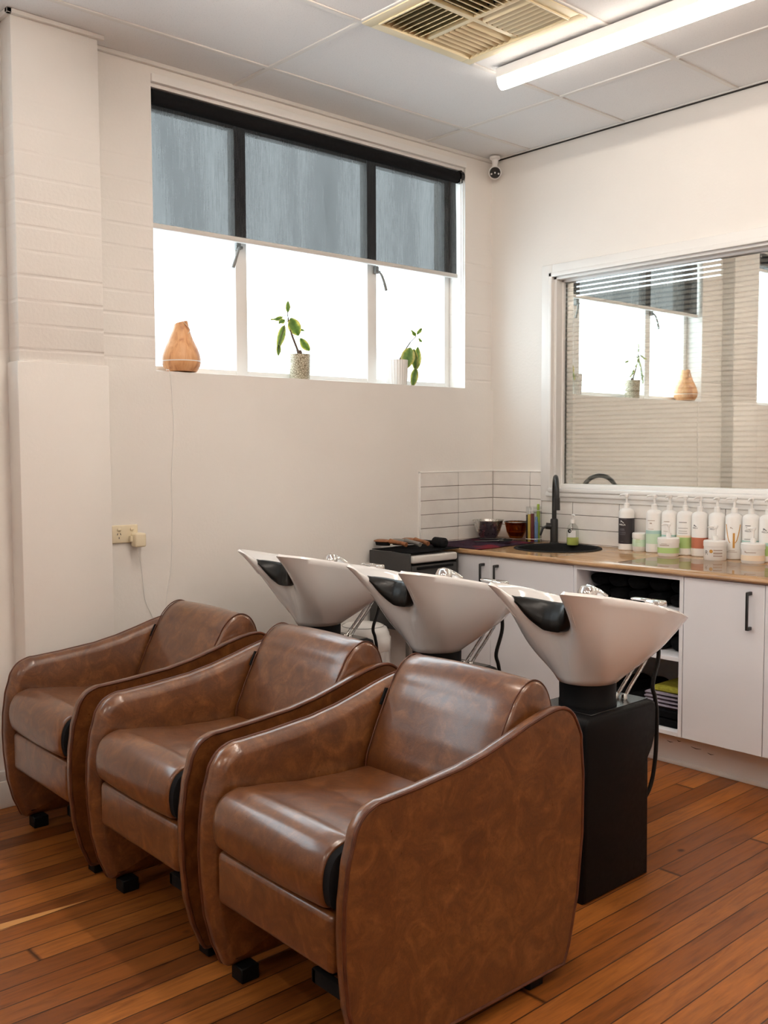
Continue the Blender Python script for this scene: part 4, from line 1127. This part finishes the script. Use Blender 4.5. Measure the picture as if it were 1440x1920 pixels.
cord = [(-.04, -2.125, ZSILL+.012), (-.015, -2.138, ZSILL+.006), (.008, -2.140, ZSILL+.004), (.0175, -2.137, SILL-.03), (.0175, -2.131, 1.62), (.0175, -2.128, 1.50), (.0175, -2.143, 1.29), (.0175, -2.141, 1.146), (.0175, -2.146, 1.04), (.0175, -2.150, .93), (.0175, -2.163, .84), (.0175, -2.180, .74), (.019, -2.185, .55), (.02, -2.21, .30), (.03, -2.21, .16)]
tube(b, spline([Vector(p) for p in cord], 5), .0017, 6); o = finish('power_cord', b, M['white_plastic'], t); o.location = -t.location

# plant 1
t = thing('potted_rubber_plant', 'small rubber plant in a crackled gold pot in the middle of the sill', 'potted plant', (-.050, -1.372, ZSILL), 0)
b = NB(); lathe(b, [(0, 0), (.047, 0), (.050, .004), (.054, .12), (.055, .124), (.050, .124), (.048, .110), (0, .108)], n=40); finish('pot', b, M['pot'], t)
b = NB(); lathe(b, [(0, .111), (.0478, .1105)], n=32, cap=False); finish('soil', b, M['soil'], t)
b = NB(); tube(b, spline([(0, 0, .105), (-.0, -.010, .14), (-.0, -.034, .19), (-.0, -.056, .24), (-.0, -.068, .29), (-.0, -.070, .33)], 4), [.0075]*5+[.0055]*6+[.004]*6+[.0025]*4, 10)
tube(b, [(0, .002, .105), (0, .006, .135), (0, .004, .147)], [.008, .0085, .005], 10); finish('stem', b, M['stem'], t)
def leaf_to(parent, x, base, tip, wid, droop=.12, fold=.2, nrm=(.72, -.62, .30), dx=.0):
    # base and tip are (along the sill, height) in the pot's own frame; nrm is the way the blade faces
    A = Vector((x, base[0], base[1])); B = Vector((x+dx, tip[0], tip[1])); d = B-A; L = d.length
    d = (d+Vector((0, 0, droop*L))).normalized(); side = d.cross(Vector(nrm)).normalized(); up = side.cross(d).normalized()
    bm = NB(); uvl = bm.loops.layers.uv.verify(); n = 10; m = 6; G = []
    for q_ in range(n+1):
        q = q_/n; w = wid*max(.02, math.sin(PI*min(1, .02+.98*q**.9)))**.75
        c = A+d*(L*q)-Vector((0, 0, 1))*(droop*L*q*q)
        G.append([bm.verts.new(c+side*(w*(k/m-.5))+up*(fold*w*abs(k/m-.5)+.004*math.sin(9*q+k))) for k in range(m+1)])
    for q_ in range(n):
        for k in range(m):
            f = bm.faces.new((G[q_][k], G[q_+1][k], G[q_+1][k+1], G[q_][k+1]))
            for lp, (ii, jj) in zip(f.loops, ((q_, k), (q_+1, k), (q_+1, k+1), (q_, k+1))): lp[uvl].uv = (jj/m, ii/n)
    me = bpy.data.meshes.new('leaf'); bm.to_mesh(me); bm.free(); me.shade_smooth(); me.materials.append(M['leaf'])
    o = bpy.data.objects.new('leaf', me); COL.objects.link(o); o.parent = parent
    sm = o.modifiers.new('thick', 'SOLIDIFY'); sm.thickness = .0008
for a in ((.0, (-.070, .325), (-.068, .382), .024, 0), (.0, (-.100, .302), (-.182, .276), .022, -.25), (.012, (-.062, .298), (-.010, .206), .066, -.1), (-.005, (-.088, .262), (-.124, .150), .040, .15),
          (.0, (-.126, .168), (-.130, .108), .024, 0), (.012, (-.004, .204), (.062, .132), .042, -.2), (-.03, (.0, .262), (.058, .246), .014, -.1), (-.02, (-.076, .292), (-.112, .268), .030, 0)):
    leaf_to(t, a[0], a[1], a[2], a[3], a[4])
for p, q in (((-.070, .29), (-.062, .298)), ((-.07, .285), (-.088, .262)), ((-.055, .22), (-.004, .204)), ((-.072, .31), (-.100, .302)), ((-.088, .262), (-.126, .168)), ((-.06, .28), (.0, .262))):
    b = NB(); tube(b, [(0, p[0], p[1]), (.002, (p[0]+q[0])/2, (p[1]+q[1])/2+.004), (0, q[0], q[1])], .0016, 6); finish('leaf_stalk', b, M['stem'], t)
# plant 2
t = thing('potted_rubber_plant', 'drooping rubber plant in a white ribbed pot near the right end of the sill', 'potted plant', (-.055, -.705, ZSILL), 0)
b = NB(); n = 72; rings = []
for r, z in ((.050, 0), (.0535, .004), (.056, .045), (.058, .132), (.0585, .135), (.054, .135), (.052, .122)):
    rings.append([Vector(((r+.0016*math.cos(24*2*PI*i/n))*math.cos(2*PI*i/n), (r+.0016*math.cos(24*2*PI*i/n))*math.sin(2*PI*i/n), z)) for i in range(n)])
loft(b, rings, True); finish('pot', b, M['white_plastic'], t)
b = NB(); lathe(b, [(0, .123), (.0505, .1225)], n=32, cap=False); finish('soil', b, M['soil'], t)
b = NB(); tube(b, spline([(0, .005, .12), (.012, .030, .165), (.02, .050, .200), (.022, .085, .240), (.022, .125, .272)], 4), [.005]*6+[.0035]*6+[.0022]*5, 8); finish('stem', b, M['stem'], t)
for a in ((.030, (.070, .205), (.034, .082), .078, .0, .35), (.024, (.120, .085), (.135, .215), .050, 0, .3), (.046, (.098, .095), (.072, -.012), .044, 0, .3), (.030, (.098, .200), (.112, .075), .040, 0, .4),
          (.022, (.122, .272), (.085, .300), .022, -.1, .3), (.022, (.130, .280), (.168, .318), .022, 0, .3), (.022, (.140, .262), (.170, .240), .016, -.2, .3)):
    leaf_to(t, *a[:4], droop=a[4], fold=a[5])

# ------------------------------------------------------------------ power point, adaptor, camera
t = thing('power_point', 'cream double power point low on the wall beside the brick pier', 'power point', (.0145, -2.376, 1.063))
b = NB(); box(b, 0, .012, -.061, .061, -.039, .038, .005, 3); finish('face_plate', b, M['cream_plastic'], t)
for y in (-.030, .030):
    b = NB(); box(b, .011, .019, y-.008, y+.010, .014, .026, .004); finish('rocker', b, M['cream_plastic'], t)
b = NB()
for y0, z0, rt in ((-.036, .0, .5), (-.022, .0, -.5), (-.029, -.016, 0)):
    tube(b, [(.0125, y0-.003*rt, z0-.004), (.0125, y0+.003*rt, z0+.004)], .0016, 6)
finish('socket_slots', b, M['dark'], t)
t = thing('power_adaptor', 'cream plug-in adaptor pushed into the double power point', 'adaptor', (.0265, -2.342, 1.040))
b = NB(); box(b, .001, .050, -.010, .040, -.034, .026, .008, 3); finish('adaptor_body', b, M['cream_plastic'], t)
b = NB(); box(b, 0.001, .02, -.020, .0, -.012, .014, .004); finish('adaptor_neck', b, M['cream_plastic'], t)
b = NB(); cd = [(.052, -2.330, 1.008), (.050, -2.330, .995), (.045, -2.324, .969), (.035, -2.310, .921), (.025, -2.296, .850), (.020, -2.289, .80), (.019, -2.280, .754), (.019, -2.250, .691), (.019, -2.225, .64), (.02, -2.22, .40), (.03, -2.215, .17)]
tube(b, spline([Vector(p) for p in cd], 5), .0017, 6); o = finish('power_cord', b, M['white_plastic'], t); o.location = -t.location

t = thing('security_camera', 'round white and black security camera in the ceiling corner', 'security camera', (.085, -.068, H-.008))
b = NB(); lathe(b, [(.030, 0), (.030, -.012), (.020, -.018), (.015, -.040), (.015, -.06)], n=24); finish('mount', b, M['white_plastic'], t)
cdv = (Vector((3.88, -4.36, 1.42))-Vector((.085, -.068, 3.0))).normalized()
b = NB(); bmesh.ops.create_uvsphere(b, u_segments=28, v_segments=18, radius=.037)
for v in b.verts: v.co += Vector((0, 0, -.088))
bl = finish('housing', b, M['white_plastic'], t)
rot = cdv.to_track_quat('Z', 'Y').to_matrix().to_4x4()
b = NB(); lathe(b, [(0, .0365), (.026, .0365), (.0305, .031), (.031, .022)], n=32, cap=False); bmesh.ops.transform(b, matrix=Matrix.Translation((0, 0, -.088)) @ rot, verts=b.verts); finish('lens_face', b, M['black_gloss'], bl)
b = NB()
for s in (-1, 1): lathe(b, [(0, .0385), (.005, .0385), (.0055, .036)], (s*.020, -.006, 0), 12, cap=False)
bmesh.ops.transform(b, matrix=Matrix.Translation((0, 0, -.088)) @ rot, verts=b.verts); finish('infrared_lamp', b, M['pale'], bl)

# ------------------------------------------------------------------ ceiling vent
t = thing('ceiling_vent', 'yellowed square air vent with four louvred quarters in the ceiling', 'air vent', (VX0, VY0, H))
s = VX1-VX0
b = NB(); fw = .05
for x0_, x1_, y0_, y1_ in ((0, s, 0, fw), (0, s, s-fw, s), (0, fw, fw, s-fw), (s-fw, s, fw, s-fw)): box(b, x0_, x1_, y0_, y1_, -.010, .006, .003)
fw2 = .012
box(b, fw, s-fw, s/2-fw2, s/2+fw2, -.004, .012, .002); box(b, s/2-fw2, s/2+fw2, fw, s-fw, -.0045, .0115, .002)
for y in (fw, s-fw): box(b, fw, s-fw, y-.004, y+.004, -.016, .03, .002)
for x in (fw, s-fw): box(b, x-.004, x+.004, fw, s-fw, -.016, .03, .002)
finish('vent_frame', b, M['vent'], t)
b = NB(); box(b, .02, s-.02, .02, s-.02, .16, .17); 
for x0_, x1_, y0_, y1_ in ((.02, s-.02, .02, .03), (.02, s-.02, s-.03, s-.02), (.02, .03, .03, s-.03), (s-.03, s-.02, .03, s-.03)): box(b, x0_, x1_, y0_, y1_, 0.006, .16)
finish('duct_throat', b, M['vent_dark'], t)
def louvres(qx, qy, along, sgn):
    x0_, x1_ = (fw+.004, s/2-fw2) if qx == 0 else (s/2+fw2, s-fw-.004)
    y0_, y1_ = (fw+.004, s/2-fw2) if qy == 0 else (s/2+fw2, s-fw-.004)
    n = 8; b = NB()
    for i in range(n):
        q = (i+.5)/n
        hw, hz, th = .021, .017, .0013
        if along == 'x':
            c = y0_+(y1_-y0_)*q; pr = [Vector((c-sgn*hw, -.008)), Vector((c-sgn*hw*.4, -.002)), Vector((c+sgn*hw*.6, .030)), Vector((c+sgn*hw*.6+.0, .030+th*2)), Vector((c-sgn*hw*.4, -.002+th*2)), Vector((c-sgn*hw, -.008+th*2))]
            slab(b, pr, [(x0_, 0), (x1_, 0)])
        else:
            c = x0_+(x1_-x0_)*q; pr = [Vector((c-sgn*hw, -.008)), Vector((c-sgn*hw*.4, -.002)), Vector((c+sgn*hw*.6, .030)), Vector((c+sgn*hw*.6, .030+th*2)), Vector((c-sgn*hw*.4, -.002+th*2)), Vector((c-sgn*hw, -.008+th*2))]
            slab(b, pr, [(y0_, 0), (y1_, 0)], 'y')
    finish('louvre_quarter', b, M['vent'], t)
louvres(0, 0, 'x', 1); louvres(1, 0, 'y', -1); louvres(0, 1, 'y', 1); louvres(1, 1, 'x', -1)

# ------------------------------------------------------------------ batten lights
def batten(loc, L, label, mat, rz=0):
    t = thing('batten_light', label, 'ceiling light', loc, rz, 'white batten ceiling lights')
    b = NB(); box(b, 0, L, -.036, .036, -.042, -.001, .003); finish('light_base', b, M['white_plastic'], t)
    pr = [Vector((.034*math.cos(a), -.042+.046*math.sin(a))) for a in [PI+PI*i/14 for i in range(15)]]
    b = NB(); slab(b, pr, [(-.003, .012), (.004, .002), (.02, 0), (L-.02, 0), (L-.004, .002), (L+.003, .012)]); finish('diffuser', b, mat, t)
    return t
l0 = batten((.950, -1.010, H-.006), 1.26, 'long lit batten light on the ceiling beside the air vent', M['lamp'])
l1 = batten((BATTENS[0][0], BATTENS[0][1], H-.006), 1.26, BATTENS[0][2], M['panel'])
for p in BATTENS[1:]: dup(l1, (p[0], p[1], H-.006), 0, p[2])
